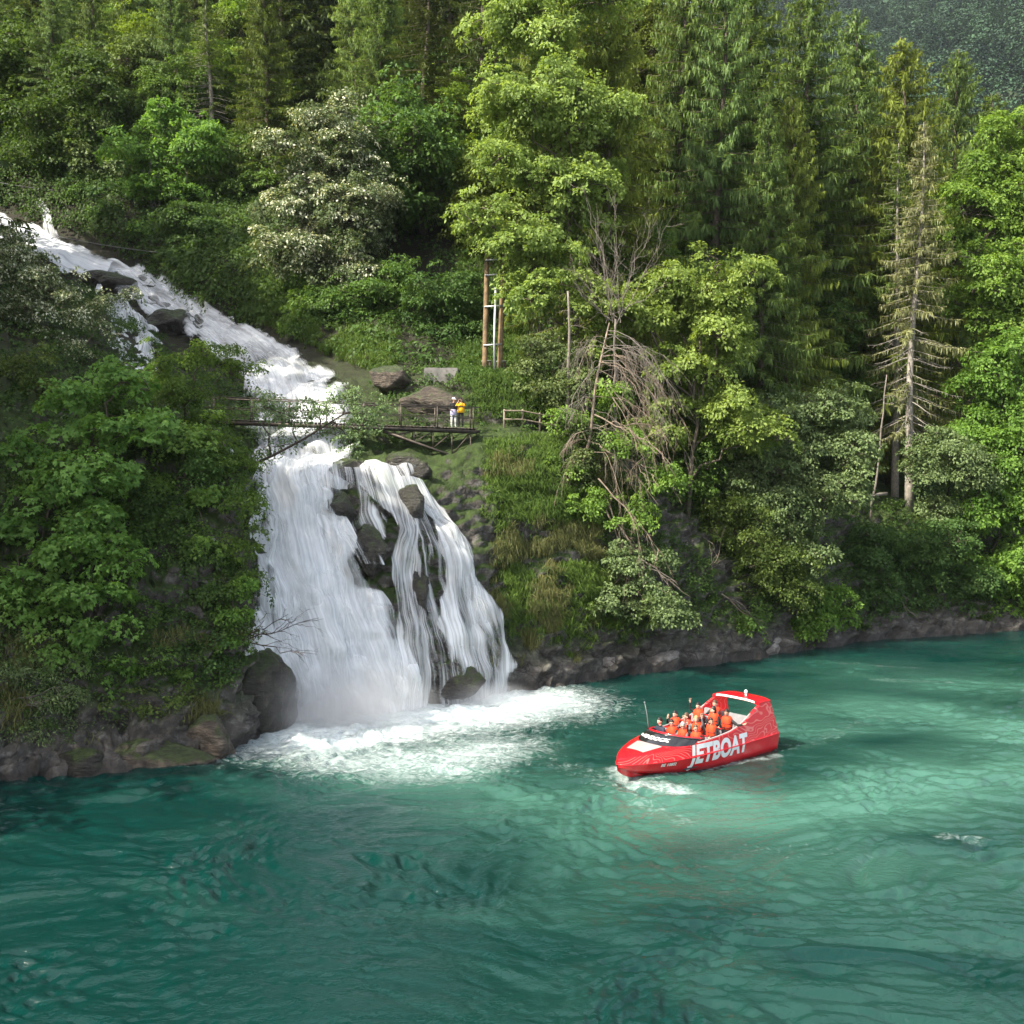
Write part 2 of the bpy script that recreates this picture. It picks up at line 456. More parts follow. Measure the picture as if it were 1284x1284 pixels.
silt_and_sun = np.clip(silt_and_sun * (1 + 0.55 * fbm(Q * 0.35, 3, 61)) + 0.10 * fbm(Q * 0.5, 3, 62) + 0.02 + .10 * sstep(-6, 8, WX), 0, 1)
V = np.stack([WX, WY, H], -1)
b = MB(); b.grid(V)
me_w = b.mesh('lake', [])
for nm, A in (('foam', foam), ('silt_and_sun', silt_and_sun)):
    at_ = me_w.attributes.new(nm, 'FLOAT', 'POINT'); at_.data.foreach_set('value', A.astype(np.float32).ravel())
t = NT('lake_water')
geo = t.n('NewGeometry'); pos = geo.outputs['Position']
af = t.n('Attribute', attribute_name='foam').outputs['Fac']; asi = t.n('Attribute', attribute_name='silt_and_sun').outputs['Fac']
wv = t.n('VectorMath', {0: pos, 1: (0.8, 1.0, 1.0)}, operation='MULTIPLY')
n1 = t.n('TexNoise', {'Vector': wv, 'Scale': 6.5, 'Detail': 3.0, 'Roughness': 0.55, 'Distortion': 0.6})
n2 = t.n('TexNoise', {'Vector': wv, 'Scale': 1.1, 'Detail': 7.0, 'Roughness': 0.68, 'Distortion': 1.2})
lace = t.math('SUBTRACT', 0.5, t.math('ABSOLUTE', t.math('SUBTRACT', n2, 0.5)))          # thin bright veins
lace2 = t.n('TexNoise', {'Vector': wv, 'Scale': 2.6, 'Detail': 6.0, 'Roughness': 0.7, 'Distortion': 1.8})
fsum = t.math('ADD', t.math('MULTIPLY', af, 1.0), t.math('ADD', t.math('MULTIPLY', lace, 0.9), t.math('MULTIPLY', lace2, 0.75)))
fm = t.ramp(t.math('DIVIDE', fsum, 2.0), [(1.08 / 2, 0.0), (1.40 / 2, 0.35), (2.0 / 2, 0.95)])
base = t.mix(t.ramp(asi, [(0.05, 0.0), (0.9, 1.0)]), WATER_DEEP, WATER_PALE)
base = t.mix(t.math('MULTIPLY', t.ramp(n2, [(0.35, 0.0), (0.75, 1.0)]), 0.2), base, WATER_MID)
base = t.mix(fm, base, t.ramp(lace2, [(.3, (0.40, 0.52, 0.52)), (.62, (0.72, 0.78, 0.79))]))
bump = t.n('Bump', {'Height': t.math('ADD', n1, t.math('MULTIPLY', n2, 1.5)), 'Strength': 0.8, 'Distance': 0.04})
rgh = t.mix(fm, (0.06,) * 3, (0.8,) * 3)
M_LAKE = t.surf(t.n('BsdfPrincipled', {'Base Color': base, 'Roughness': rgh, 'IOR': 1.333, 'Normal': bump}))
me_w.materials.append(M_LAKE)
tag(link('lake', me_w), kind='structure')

# ------------------------------------------------------------------ falling water
def fall_mat(name, su, sv, lo, hi, tint=(0.80, 0.83, 0.85)):
    t = NT(name)
    uv = t.n('UVMap', uv_map='UVMap').outputs[0]
    den = t.n('Attribute', attribute_name='den').outputs['Fac']
    wob = t.n('TexNoise', {'Vector': uv, 'Scale': 0.5, 'Detail': 2.0})
    uvw = t.n('VectorMath', {0: uv, 1: t.n('VectorMath', {0: wob.outputs['Color'], 1: (0.5, 0.0, 0.0)}, operation='MULTIPLY').outputs[0]}, operation='ADD')
    s1 = t.n('TexNoise', {'Vector': t.n('VectorMath', {0: uvw, 1: (su, sv, 1)}, operation='MULTIPLY'), 'Scale': 1.0, 'Detail': 5.0, 'Roughness': 0.62})
    s2 = t.n('TexNoise', {'Vector': t.n('VectorMath', {0: uvw, 1: (su * 4.2, sv * 1.6, 1)}, operation='MULTIPLY'), 'Scale': 1.0, 'Detail': 4.0, 'Roughness': 0.6})
    s3 = t.n('TexNoise', {'Vector': t.n('VectorMath', {0: uvw, 1: (0.7, 0.35, 1)}, operation='MULTIPLY'), 'Scale': 1.0, 'Detail': 4.0})
    s = t.math('ADD', t.math('ADD', t.math('MULTIPLY', s1, 0.45), t.math('MULTIPLY', s2, 0.3)), t.math('MULTIPLY', s3, 0.25))
    a = t.math('ADD', s, t.math('SUBTRACT', den, 0.5))
    al = t.ramp(a, [(lo, 0.0), (hi, 1.0)])
    col = t.ramp(t.math('ADD', t.math('MULTIPLY', s2, 0.5), t.math('MULTIPLY', s1, 0.5)), [(0.32, tuple(c * 0.72 for c in tint)), (0.6, tint)])
    bump = t.n('Bump', {'Height': s, 'Strength': 0.35, 'Distance': 0.2})
    df = t.n('BsdfDiffuse', {'Color': col, 'Normal': bump})
    tl = t.n('BsdfTranslucent', {'Color': col})
    gl = t.n('BsdfGlossy', {'Color': (0.9, 0.95, 1, 1), 'Roughness': 0.35, 'Normal': bump})
    wsh = t.n('MixShader', {0: 0.3, 1: df.outputs[0], 2: tl.outputs[0]})
    wsh = t.n('MixShader', {0: 0.07, 1: wsh.outputs[0], 2: gl.outputs[0]})
    return t.surf(t.n('MixShader', {0: al, 1: t.n('BsdfTransparent').outputs[0], 2: wsh.outputs[0]}))
M_FALL = fall_mat('falling_water', 1.5, 0.13, 0.36, 0.66)
M_VEIL = fall_mat('thin_water_veil', 2.6, 0.10, 0.42, 0.62)

def resample(pts, n):
    pts = np.asarray(pts, float); k = len(pts)
    out = []
    for i in range(k - 1):
        p0, p1, p2, p3 = pts[max(i - 1, 0)], pts[i], pts[i + 1], pts[min(i + 2, k - 1)]
        for s in np.linspace(0, 1, n, endpoint=False):
            out.append(0.5 * ((2 * p1) + (-p0 + p2) * s + (2 * p0 - 5 * p1 + 4 * p2 - p3) * s * s + (-p0 + 3 * p1 - 3 * p2 + p3) * s ** 3))
    out.append(pts[-1])
    return np.array(out)

def sheet(secs, mat, nu=60, nv=14, off=0.35, den=0.6, edge=0.16, bulge=0.22, seed=0, gaps=(), top=0.0):
    """a sheet of moving water lying on the ground; secs = left and right edge from head to foot, as bearings"""
    L = resample([s[0] for s in secs], nv); R = resample([s[1] for s in secs], nv)
    U = np.linspace(0, 1, nu)
    PXY = L[:, None] * (1 - U)[None, :, None] + R[:, None] * U[None, :, None]
    G = np.zeros(PXY.shape[:2] + (3,)); N = np.zeros_like(G)
    for i in range(G.shape[0]):
        for j in range(nu):
            p, n = hit(PXY[i, j, 0], PXY[i, j, 1], BV_S)
            if p is None or p[2] < -0.3:
                p = on_water(PXY[i, j, 0], PXY[i, j, 1]); n = np.array([0, -0.6, 0.8])
            G[i, j], N[i, j] = p, n
    # smooth the bed, so that water arcs over the ledges
    for _ in range(5):
        G[1:-1] = 0.25 * G[:-2] + 0.5 * G[1:-1] + 0.25 * G[2:]
        N[1:-1] = 0.25 * N[:-2] + 0.5 * N[1:-1] + 0.25 * N[2:]
    du = np.concatenate([np.zeros((len(G), 1)), np.cumsum(np.linalg.norm(np.diff(G, axis=1), axis=-1), 1)], 1)
    dv = np.concatenate([np.zeros((1, nu)), np.cumsum(np.linalg.norm(np.diff(G, axis=0), axis=-1), 0)], 0)
    du = du - du[:, nu // 2:nu // 2 + 1]
    st = np.stack([du * 0.75, dv * 0.14, du * 0 + seed * 7.7], -1)
    bl = fbm(st, 2, 90 + seed, 0.4) * bulge * .8 + fbm(np.stack([du * 0.5, dv * 0.5, du * 0 + seed], -1), 3, 91) * bulge * 1.1
    e = np.minimum(U, 1 - U)[None]
    ed = sstep(0, edge, e + 0.14 * fbm(np.stack([dv * 0.5 + np.sign(U - .5)[None] * 50, dv * 0, du * 0.2], -1), 3, 5 + seed))
    D_ = den - 0.5 * (1 - ed)
    for gx, gy, rx, ry, s in gaps:
        q = ((PXY[..., 0] - gx) / rx) ** 2 + ((PXY[..., 1] - gy) / ry) ** 2
        D_ = D_ - s * np.exp(-q * 1.2)
    if top: D_ = D_ - top * sstep(2.0, 0, dv)
    low = .12 + .88 * sstep(-.3, 1.6, G[..., 2])
    G = G + norm(N) * ((off + bl * (0.3 + 0.7 * ed)) * low)[..., None]
    G[..., 2] -= .25 * (1 - low)
    b = MB(); b.grid(G, flip=False)
    me = b.mesh('waterfall', mat)
    A = me.attributes.new('den', 'FLOAT', 'POINT'); A.data.foreach_set('value', D_.astype(np.float32).ravel())
    uvl = me.uv_layers.new(name='UVMap')
    li = np.zeros(len(me.loops), dtype=np.int32); me.loops.foreach_get('vertex_index', li)
    uvs = np.stack([du.ravel() + seed * 13.1, dv.ravel() + seed * 5.3], -1)[li]
    uvl.data.foreach_set('uv', uvs.astype(np.float32).ravel())
    o = link('waterfall', me)
    return tag(o, kind='structure')

# upper cascade, from its head in the woods down to the footbridge and the lip
CASC = [((118, 366), (140, 322)), ((150, 388), (195, 338)), ((205, 418), (262, 376)), ((262, 452), (335, 412)), ((296, 484), (398, 450)), ((290, 520), (436, 474)),
        ((285, 556), (452, 525)), ((288, 596), (470, 580)), ((300, 622), (450, 612))]
sheet([((-40, 300), (-20, 262)), ((0, 312), (30, 280)), ((45, 330), (78, 303)), ((85, 348), (110, 314)), ((122, 368), (150, 326))], M_FALL, 30, 10, 0.4, 0.66, 0.16, 0.2, 11)
sheet(CASC, M_FALL, 70, 12, 0.15, 0.62, 0.2, 0.35, 1, gaps=((330, 452, 12, 10, .3), (225, 395, 14, 8, .25), (310, 505, 20, 16, .3), (400, 575, 14, 8, .2)))
sheet(CASC, M_FALL, 70, 12, 0.5, 0.42, 0.28, 0.45, 2)
sheet([((33, 240), (38, 236)), ((40, 252), (50, 248)), ((46, 268), (66, 262)), ((50, 284), (72, 278)), ((46, 302), (80, 297)), ((60, 318), (100, 312))], M_VEIL, 16, 8, 0.12, 0.56, 0.35, 0.1, 3, top=.3)
sheet([((120, 385), (160, 372)), ((128, 402), (175, 398)), ((124, 432), (200, 430)), ((132, 458), (205, 455)), ((135, 476), (205, 474))], M_VEIL, 30, 10, 0.45, 0.56, 0.16, 0.2, 4)
# the big fall
MAIN = [((296, 586), (440, 588)), ((306, 606), (410, 610)), ((300, 640), (426, 640)), ((294, 690), (450, 690)), ((288, 740), (476, 740)), ((294, 800), (504, 800)), ((312, 850), (520, 850)), ((338, 905), (534, 890)), ((344, 928), (546, 908))]
sheet(MAIN, M_FALL, 110, 12, 0.55, 0.64, 0.10, 0.35, 5)
sheet(MAIN, M_FALL, 110, 12, 0.95, 0.50, 0.16, 0.45, 6)
sheet([((335, 690), (420, 690)), ((320, 760), (468, 760)), ((318, 820), (500, 820)), ((330, 870), (520, 868)), ((345, 925), (545, 905))], M_FALL, 80, 12, 1.35, 0.46, 0.26, 0.5, 7, top=0.6)
# the right-hand fall, spilling over dark rock in separate strands
KNOB = [((372, 598), (486, 596)), ((376, 622), (492, 618)), ((386, 660), (486, 650)), ((420, 692), (480, 690)), ((440, 716), (482, 716))]
sheet(KNOB, M_VEIL, 70, 10, 1.0, 0.50, 0.14, 0.25, 8, gaps=((432, 642, 16, 18, .3), (462, 690, 18, 22, .3)))
MID = [((436, 597), (528, 602)), ((456, 626), (526, 632)), ((482, 668), (523, 668)), ((478, 715), (520, 712)), ((478, 765), (528, 760)), ((488, 830), (532, 825)), ((500, 896), (538, 890))]
sheet(MID, M_VEIL, 40, 12, 0.8, 0.52, 0.18, 0.25, 9)
EAST = [((488, 606), (536, 612)), ((512, 636), (554, 642)), ((534, 664), (570, 668)), ((540, 700), (592, 702)), ((536, 748), (610, 744)), ((540, 796), (628, 792)), ((548, 845), (642, 838)), ((556, 890), (656, 878))]
sheet(EAST, M_VEIL, 90, 12, 0.60, 0.55, 0.14, 0.3, 12, gaps=((560, 850, 16, 30, .25), (578, 760, 8, 30, .18), (610, 820, 8, 40, .12)))
sheet([((522, 640), (545, 648)), ((545, 690), (586, 695)), ((560, 745), (606, 742)), ((575, 800), (624, 795)), ((585, 845), (638, 840)), ((592, 886), (652, 878))], M_VEIL, 60, 12, 0.85, 0.44, 0.2, 0.3, 13)
sheet([((524, 690), (540, 692)), ((522, 740), (545, 742)), ((524, 800), (552, 800)), ((530, 850), (560, 850)), ((534, 894), (566, 890))], M_VEIL, 24, 10, 0.6, 0.40, 0.3, 0.2, 14)
sheet([((490, 606), (530, 612)), ((496, 650), (556, 650)), ((498, 690), (584, 690)), ((500, 740), (606, 735)), ((500, 790), (625, 785)), ((510, 840), (640, 835)), ((518, 892), (654, 876))], M_VEIL, 100, 12, 0.62, 0.46, 0.14, 0.25, 15)
# a thin side trickle half hidden by the left bank
sheet([((250, 628), (266, 626)), ((250, 660), (272, 660)), ((256, 690), (280, 690)), ((262, 720), (286, 720))], M_VEIL, 14, 8, 0.3, 0.52, 0.45, 0.1, 10)

# ------------------------------------------------------------------ boulders
def rock_mat(name, dark, mid, light, wet=0.5, moss=0.0):
    t = NT(name)
    oc = t.n('TexCoord').outputs['Object']
    n1 = t.n('TexNoise', {'Vector': oc, 'Scale': 1.3, 'Detail': 8.0, 'Roughness': 0.7})
    n2 = t.n('TexNoise', {'Vector': t.n('VectorMath', {0: oc, 1: (1, 1, 3)}, operation='MULTIPLY'), 'Scale': 2.5, 'Detail': 6.0, 'Roughness': 0.65})
    c = t.ramp(t.math('ADD', t.math('MULTIPLY', n1, 0.6), t.math('MULTIPLY', n2, 0.4)), [(0.36, dark), (0.5, mid), (0.66, light)])
    if moss:
        nz_ = t.n('SeparateXYZ', {'Vector': t.n('NewGeometry').outputs['Normal']})
        mk = t.ramp(t.math('ADD', t.math('MULTIPLY', nz_.outputs['Z'], .5), n1), [(.95 - moss * .35, 0.0), (1.1 - moss * .35, 1.0)])
        c = t.mix(mk, c, t.ramp(n2, [(.35, (0.014, 0.022, 0.006)), (.7, (0.05, 0.075, 0.014))]))
    bump = t.n('Bump', {'Height': t.math('ADD', n1, n2), 'Strength': 1.0, 'Distance': 0.25})
    return t.surf(t.n('BsdfPrincipled', {'Base Color': c, 'Roughness': wet, 'Normal': bump}))
M_WET = rock_mat('wet_dark_rock', (0.012, 0.011, 0.009), (0.032, 0.029, 0.022), (0.08, 0.075, 0.055), 0.3, .7)
M_GREY = rock_mat('grey_limestone', (0.05, 0.045, 0.04), (0.2, 0.18, 0.16), (0.42, 0.4, 0.37), 0.75)
M_BROWN = rock_mat('brown_bank_rock', (0.02, 0.016, 0.012), (0.075, 0.058, 0.043), (0.18, 0.15, 0.115), 0.6, .75)
def boulder(label, c, size, mat, seed, rotz=0.0, group=None, cut=0.66, sink=0.0):
    r = np.random.default_rng(seed)
    pl = norm(r.normal(size=(11, 3))); lim = r.uniform(cut - .14, cut + 0.14, 11)
    def fn(v, d):
        k = np.ones(d.shape[:2])
        for n_, l_ in zip(pl, lim):
            q = d @ n_
            k = np.where(q * k > l_, l_ / np.maximum(q, 1e-6), k)
        k = k + 0.06 * ridged(d * 1.8 + seed, 4, seed) + 0.03 * fbm(d * 6 + seed, 4, seed)
        return d * k[..., None] * np.array(size)
    b = MB(); b.ball((0, 0, 0), 1, 0, 48, 30, fn)
    o = b.build('boulder', mat)
    o.location = tuple(float(q) for q in c); o.rotation_euler = (0, 0, rotz)
    return tag(o, label, 'boulder', group)
p = on_water(313, 918)
boulder('big rounded wet boulder at the left foot of the waterfall', (p[0] + .1, p[1] + 1.1, 1.25), (1.85, 1.6, 2.3), M_WET, 3, 0.4, cut=0.86)
p = on_water(262, 950); boulder('blocky brown rock at the tip of the left bank, below the wet boulder', (p[0], p[1] + .6, .35), (1.2, 1.0, 1.3), M_BROWN, 12, 0.3)
p = on_water(200, 962); boulder('long low cracked brown rock along the waterline under the left bank', (p[0] - .4, p[1] + .7, .2), (2.3, .9, 1.0), M_BROWN, 14, 0.1)
p = on_water(90, 972); boulder('dark low rock under the shrubs at the left waterline', (p[0], p[1] + .6, .1), (1.7, .9, .9), M_WET, 15, 0.2)
def rock_in_fall(px, py, size, seed, label, out=0.3, mat=None):
    p, n = hit(px, py, BV_S)
    boulder(label, p + n * out, size, mat or M_WET, seed)
rock_in_fall(436, 598, (1.9, 1.2, .8), 21, 'flat dark rock with water pouring round it at the lip of the falls', .2)
rock_in_fall(425, 640, (0.9, .9, 1.1), 22, 'dark knob of rock splitting the white water below the lip', .35)
rock_in_fall(508, 640, (1.0, .9, 1.4), 23, 'mossy dark rock between the two right-hand strands of the falls', .35)
rock_in_fall(462, 694, (1.0, .8, 1.5), 24, 'dark rock face showing between the main fall and the right-hand strands', .3)
rock_in_fall(524, 745, (.7, .7, 2.0), 25, 'tall narrow dark rock in the gap of the right-hand fall', .25)
rock_in_fall(570, 855, (1.7, .8, 1.3), 26, 'dark rock in the spray at the foot of the right-hand fall', .1)
rock_in_fall(505, 590, (1.6, 1.0, .9), 27, 'dark rounded ledge rock at the right end of the lip', .15)
rock_in_fall(212, 412, (1.9, 1.6, 1.3), 28, 'dark rock beside the upper cascade above the side trickle', .5)
rock_in_fall(135, 362, (2.6, 1.6, 1.2), 29, 'dark mossy rock on the near edge of the upper cascade', .3)
rock_in_fall(495, 482, (1.5, 1.2, 1.2), 30, 'mossy boulder beside the concrete block above the footbridge', .5, M_BROWN)
rock_in_fall(540, 510, (2.0, .8, 1.3), 31, 'brown rock face behind the two people on the footbridge', .1, M_BROWN)
for i, (px, py, s, lab) in enumerate((
    (755, 838, (1.5, .9, .9), 'pale low rock on the right shore nearest the waterfall'),
    (880, 818, (2.6, 1.1, 1.5), 'largest pale grey rock slab on the right shore under the leaning bushes'),
    (830, 830, (1.3, .9, .8), 'small pale rock at the waterline left of the big grey slab'),
    (945, 812, (1.8, 1.0, 1.2), 'pale rock at the waterline right of the big grey slab'),
    (1010, 802, (1.4, .9, .8), 'low dark shore rock under the yellow-green bush'))):
    p = on_water(px, py + 6)
    boulder(lab, (p[0], p[1] - .45, .45), s, M_GREY if i < 4 else M_WET, 40 + i, 0.35)
# ------------------------------------------------------------------ foliage generators
def leaf_quads(b, c, ax, nr, L, W, v, fold=0.18, mat=0):
    """one folded leaf per row"""
    n = len(c)
    ax = norm(ax); sd = norm(np.cross(ax, nr)); nn = np.cross(sd, ax)
    L = np.broadcast_to(L, (n,))[:, None]; W = np.broadcast_to(W, (n,))[:, None]
    V = np.stack([c, c + ax * L * .42 + sd * W * .5 + nn * W * fold, c + ax * L - nn * L * .12, c + ax * L * .42 - sd * W * .5 + nn * W * fold], 1)
    b.add(V.reshape(-1, 3), np.arange(n * 4).reshape(n, 4), mat, np.repeat(v, 4))

def lobed(b, c, ax, nr, L, v, mat=0):
    """hand-shaped leaf of three lobes"""
    ax = norm(ax); sd = norm(np.cross(ax, nr))
    for k, s in ((0.0, 1.0), (0.75, .8), (-0.75, .8)):
        a = ax * math.cos(k) + sd * math.sin(k)
        leaf_quads(b, c, a, nr, L * s, L * s * .5, v, 0.1, mat)

def clump_leaves(b, c, nc, r, count, L, W, shape, r_, vbase, dome=0.3, droop=0.45, mat=0, flat=0.5):
    n = len(c)
    C = np.repeat(c, count, 0); N = norm(np.repeat(nc, count, 0)); R = np.repeat(r, count)
    t1 = norm(np.cross(N, np.array([0.31, 0.2, 0.93]) + 0 * N)); t2 = np.cross(N, t1)
    k = n * count
    rho = np.sqrt(r_.random(k)); ph = r_.random(k) * 6.283
    rad = t1 * np.cos(ph)[:, None] + t2 * np.sin(ph)[:, None]
    P = C + rad * (rho * R)[:, None] + N * ((1 - rho ** 2) * R * dome + r_.normal(0, .13, k) * R)[:, None]
    ax = rad + r_.normal(0, .45, (k, 3)); ax[:, 2] -= droop
    nr = N + r_.normal(0, flat, (k, 3))
    v = np.clip(np.repeat(vbase, count) + r_.normal(0, .16, k), 0, 1)
    Ls = L * r_.uniform(.5, 1.4, k)
    if shape == 'lobed': lobed(b, P, ax, nr, Ls, v, mat)
    else: leaf_quads(b, P, ax, nr, Ls, Ls * W / L, v, 0.18, mat)

def crown_points(blobs, r_, clump, fill=1.0):
    C, O, B = [], [], []
    for i, (c, rad) in enumerate(blobs):
        area = 4 * math.pi * ((rad[0] * rad[1]) ** 1.6 / 3 + (rad[0] * rad[2]) ** 1.6 / 3 + (rad[1] * rad[2]) ** 1.6 / 3) ** (1 / 1.6)
        n = max(3, int(area / (clump ** 2) * 0.62 * fill))
        d = norm(r_.normal(size=(n, 3)))
        d[:, 2] = np.where(d[:, 2] < -0.3, -d[:, 2] * r_.choice([1, -1], n, p=[.6, .4]), d[:, 2])
        lump = 1 + 0.22 * fbm(d * 1.6 + i * 3.1 + c * 0.1, 2, 4)
        f = r_.random(n) ** 0.33
        C.append(c + d * rad * (f * lump)[:, None]); O.append(d / rad); B.append(np.full(n, i))
    return np.concatenate(C), norm(np.concatenate(O)), np.concatenate(B)

def split_lobes(blobs, r_, k=7, size=.48, flat=.75):
    """break every lobe of a crown into boughs of uneven size that stick out of it"""
    out = []
    for c, rad in blobs:
        n = max(3, int(k * (rad.mean() / 2.2) ** .6))
        out.append((c + r_.normal(0, .1, 3) * rad, rad * .62))
        d = norm(r_.normal(size=(n, 3))); d[:, 2] = d[:, 2] * .8 + .12
        for q in d:
            s = size * r_.uniform(.55, 1.25)
            e = rad * s * np.array([1.15, 1.15, flat]) * r_.uniform(.85, 1.2, 3)
            out.append((c + q * rad * r_.uniform(.62, 1.05), np.maximum(e, .25)))
    return out

def curve_pts(a, c, sag, n=6, r_=None, wob=0.0):
    s = np.linspace(0, 1, n)[:, None]
    p = a * (1 - s) + c * s
    p[:, 2] += (np.sin(s[:, 0] * math.pi)) * sag
    if wob and r_ is not None: p[1:-1] += r_.normal(0, wob, (n - 2, 3))
    return p

M_BARK = plain('grey_brown_bark', (0.10, 0.08, 0.062), 0.9, noise=0.35, scale=4, bump=0.6)
M_BARKD = plain('dark_bark', (0.045, 0.034, 0.026), 0.9, noise=0.35, scale=4, bump=0.6)
M_BARKG = plain('pale_grey_bark', (0.24, 0.22, 0.19), 0.9, noise=0.3, scale=5, bump=0.5)
M_DEAD = plain('bleached_dead_wood', (0.21, 0.165, 0.125), 0.85, noise=0.35, scale=3, bump=0.3)
M_DEADG = plain('grey_dead_wood', (0.16, 0.14, 0.118), 0.85, noise=0.3, scale=3, bump=0.3)
LM = {
 'maple': leaf_mat('maple_leaf', (0.06, 0.125, 0.014), (0.20, 0.31, 0.045), 0.45),
 'fresh': leaf_mat('fresh_yellow_green_leaf', (0.09, 0.145, 0.022), (0.27, 0.36, 0.085), 0.46),
 'shade': leaf_mat('bright_green_maple_leaf', (0.055, 0.125, 0.014), (0.17, 0.295, 0.045), 0.48),
 'green': leaf_mat('mid_green_leaf', (0.038, 0.085, 0.015), (0.12, 0.21, 0.038), 0.40),
 'dark': leaf_mat('dark_green_leaf', (0.026, 0.063, 0.013), (0.085, 0.155, 0.034), 0.37),
 'grey': leaf_mat('grey_green_leaf', (0.05, 0.088, 0.028), (0.18, 0.25, 0.10), 0.33),
 'white': leaf_mat('leaf_with_cream_blossom', (0.045, 0.075, 0.025), (0.14, 0.18, 0.08), 0.3, flower=(0.52, 0.54, 0.40)),
 'olive': leaf_mat('olive_green_leaf', (0.04, 0.068, 0.012), (0.125, 0.175, 0.03), 0.36),
}
NM = {
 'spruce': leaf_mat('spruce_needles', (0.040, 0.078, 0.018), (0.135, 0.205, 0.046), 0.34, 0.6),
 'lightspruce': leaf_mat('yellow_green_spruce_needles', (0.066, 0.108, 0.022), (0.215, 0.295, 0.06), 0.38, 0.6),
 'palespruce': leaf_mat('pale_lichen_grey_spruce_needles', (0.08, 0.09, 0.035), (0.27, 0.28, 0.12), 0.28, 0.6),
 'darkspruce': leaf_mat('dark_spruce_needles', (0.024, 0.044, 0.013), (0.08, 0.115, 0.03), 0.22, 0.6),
}

def leafy(name, label, cat, fp, blobs, kind='green', seed=0, L=0.2, W=None, clump=0.62, count=58, shape='leaf', trunk_r=0.16, bark=None,
          fill=1.0, group=None, stems=None, twigs=0.5, flat=0.5, droop=0.45, dome=0.3, spine_at=None, depth=0.85):
    """a broad-leaved tree or bush: trunk with limbs, and a crown of leaves; blobs = lobes of the crown (bearing x, y, distance, half width, half height in bearings)"""
    r_ = np.random.default_rng(seed + 1000)
    base = foot(*fp); base[2] -= 0.15
    bl = []
    for (px, py, D, rx, ry) in blobs:
        k = D / F_PX
        bl.append((at(px, py, D) - base, np.array([rx * k, min(rx, ry * 1.4) * k * depth, ry * k])))
    root = thing(name, label, cat, base, 0, group)
    # trunk and limbs
    t = MB()
    cen = np.array([q[0] for q in bl]); vol = np.array([q[1].prod() for q in bl])
    top = cen[np.argmax(cen[:, 2] + 0.001 * vol)]
    main = (cen * vol[:, None]).sum(0) / vol.sum()
    if stems is None: stems = [(0, 0)]
    spine = None
    for (sx, sy) in stems:
        a = np.array([sx, sy, 0.0])
        end = main * 0.35 + top * 0.65 + np.array([sx, sy, 0]) * 1.2
        pts = curve_pts(a, end, 0, 8, r_, 0.02 * np.linalg.norm(end)); pts[0] = (0, 0, -.3); pts[:, :2] += (np.linspace(0, 1, 8) ** 1.6 - np.linspace(0, 1, 8))[:, None] * end[:2] * 0.5
        if spine_at: pts = resample([(0, 0, -.3)] + [at(*z_) - base for z_ in spine_at], 3)
        h = np.linspace(1, .22, len(pts))
        t.tube(pts, trunk_r * h, 7)
        if spine is None: spine = pts
        for c, rad in bl:
            if len(stems) > 1 and r_.random() < .4: continue
            j = int(np.clip(np.argmin(np.abs(pts[:, 2] - (c[2] * .55))), 1, 6)) if not spine_at else int(np.argmin(np.linalg.norm(pts - c, axis=1) + .4 * np.maximum(0, pts[:, 0] - c[0])))
            t.tube(curve_pts(pts[j], c, 0.12 * np.linalg.norm(c - pts[j]), 7, r_, 0.04 * np.linalg.norm(c - pts[j])), trunk_r * np.linspace(.55, .12, 7), 5)
    main_bl = bl
    bl = split_lobes(bl, r_)
    for c, rad in bl:
        o = main_bl[int(np.argmin([np.linalg.norm(c - q[0]) for q in main_bl]))][0]
        if np.linalg.norm(c - o) > .3:
            t.tube(curve_pts(o, c, .08 * np.linalg.norm(c - o), 5, r_, .03 * np.linalg.norm(c - o)), trunk_r * np.linspace(.26, .09, 5), 4, cap=False)
    C, O, B = crown_points(bl, r_, clump, fill * .72)
    gap = fbm(C * (.9 / clump) * .55 + seed, 2, seed + 3)
    kp = (gap > -.42) | (r_.random(len(C)) < .25)
    C, O, B = C[kp], O[kp], B[kp]
    far = r_.random(len(C)) < .16                                # stray sprays beyond the outline
    C = C + O * (far * r_.uniform(.3, 1.3, len(C)) * clump * 1.3)[:, None]
    sel = r_.random(len(C)) < twigs
    for c, bi in zip(C[sel], B[sel]):
        o = bl[bi][0] + r_.normal(0, .15, 3) * bl[bi][1]
        t.tube(curve_pts(o, c, 0.1 * np.linalg.norm(c - o), 4), np.linspace(.035, .012, 4) * min(1.6, trunk_r / .16), 3, cap=False)
    t.build('trunk', bark or M_BARK, root)
    b = MB()
    up = np.array([0, 0, 1.0])
    nc = norm(O * 0.75 + up * 0.75 + r_.normal(0, .25, O.shape))
    vb = np.clip(0.5 + r_.normal(0, .2, len(C)) + .22 * gap[kp], 0, .76 if kind == 'white' else 1)
    if kind == 'white': vb = np.where(r_.random(len(C)) < .4, np.minimum(vb + .2, .8), vb)
    clump_leaves(b, C, nc, clump * r_.uniform(.55, 1.4, len(C)), count, L, W or L * .62, shape, r_, vb, dome, droop, 0, flat)
    b.build('crown', LM[kind], root, attr='v')
    return root

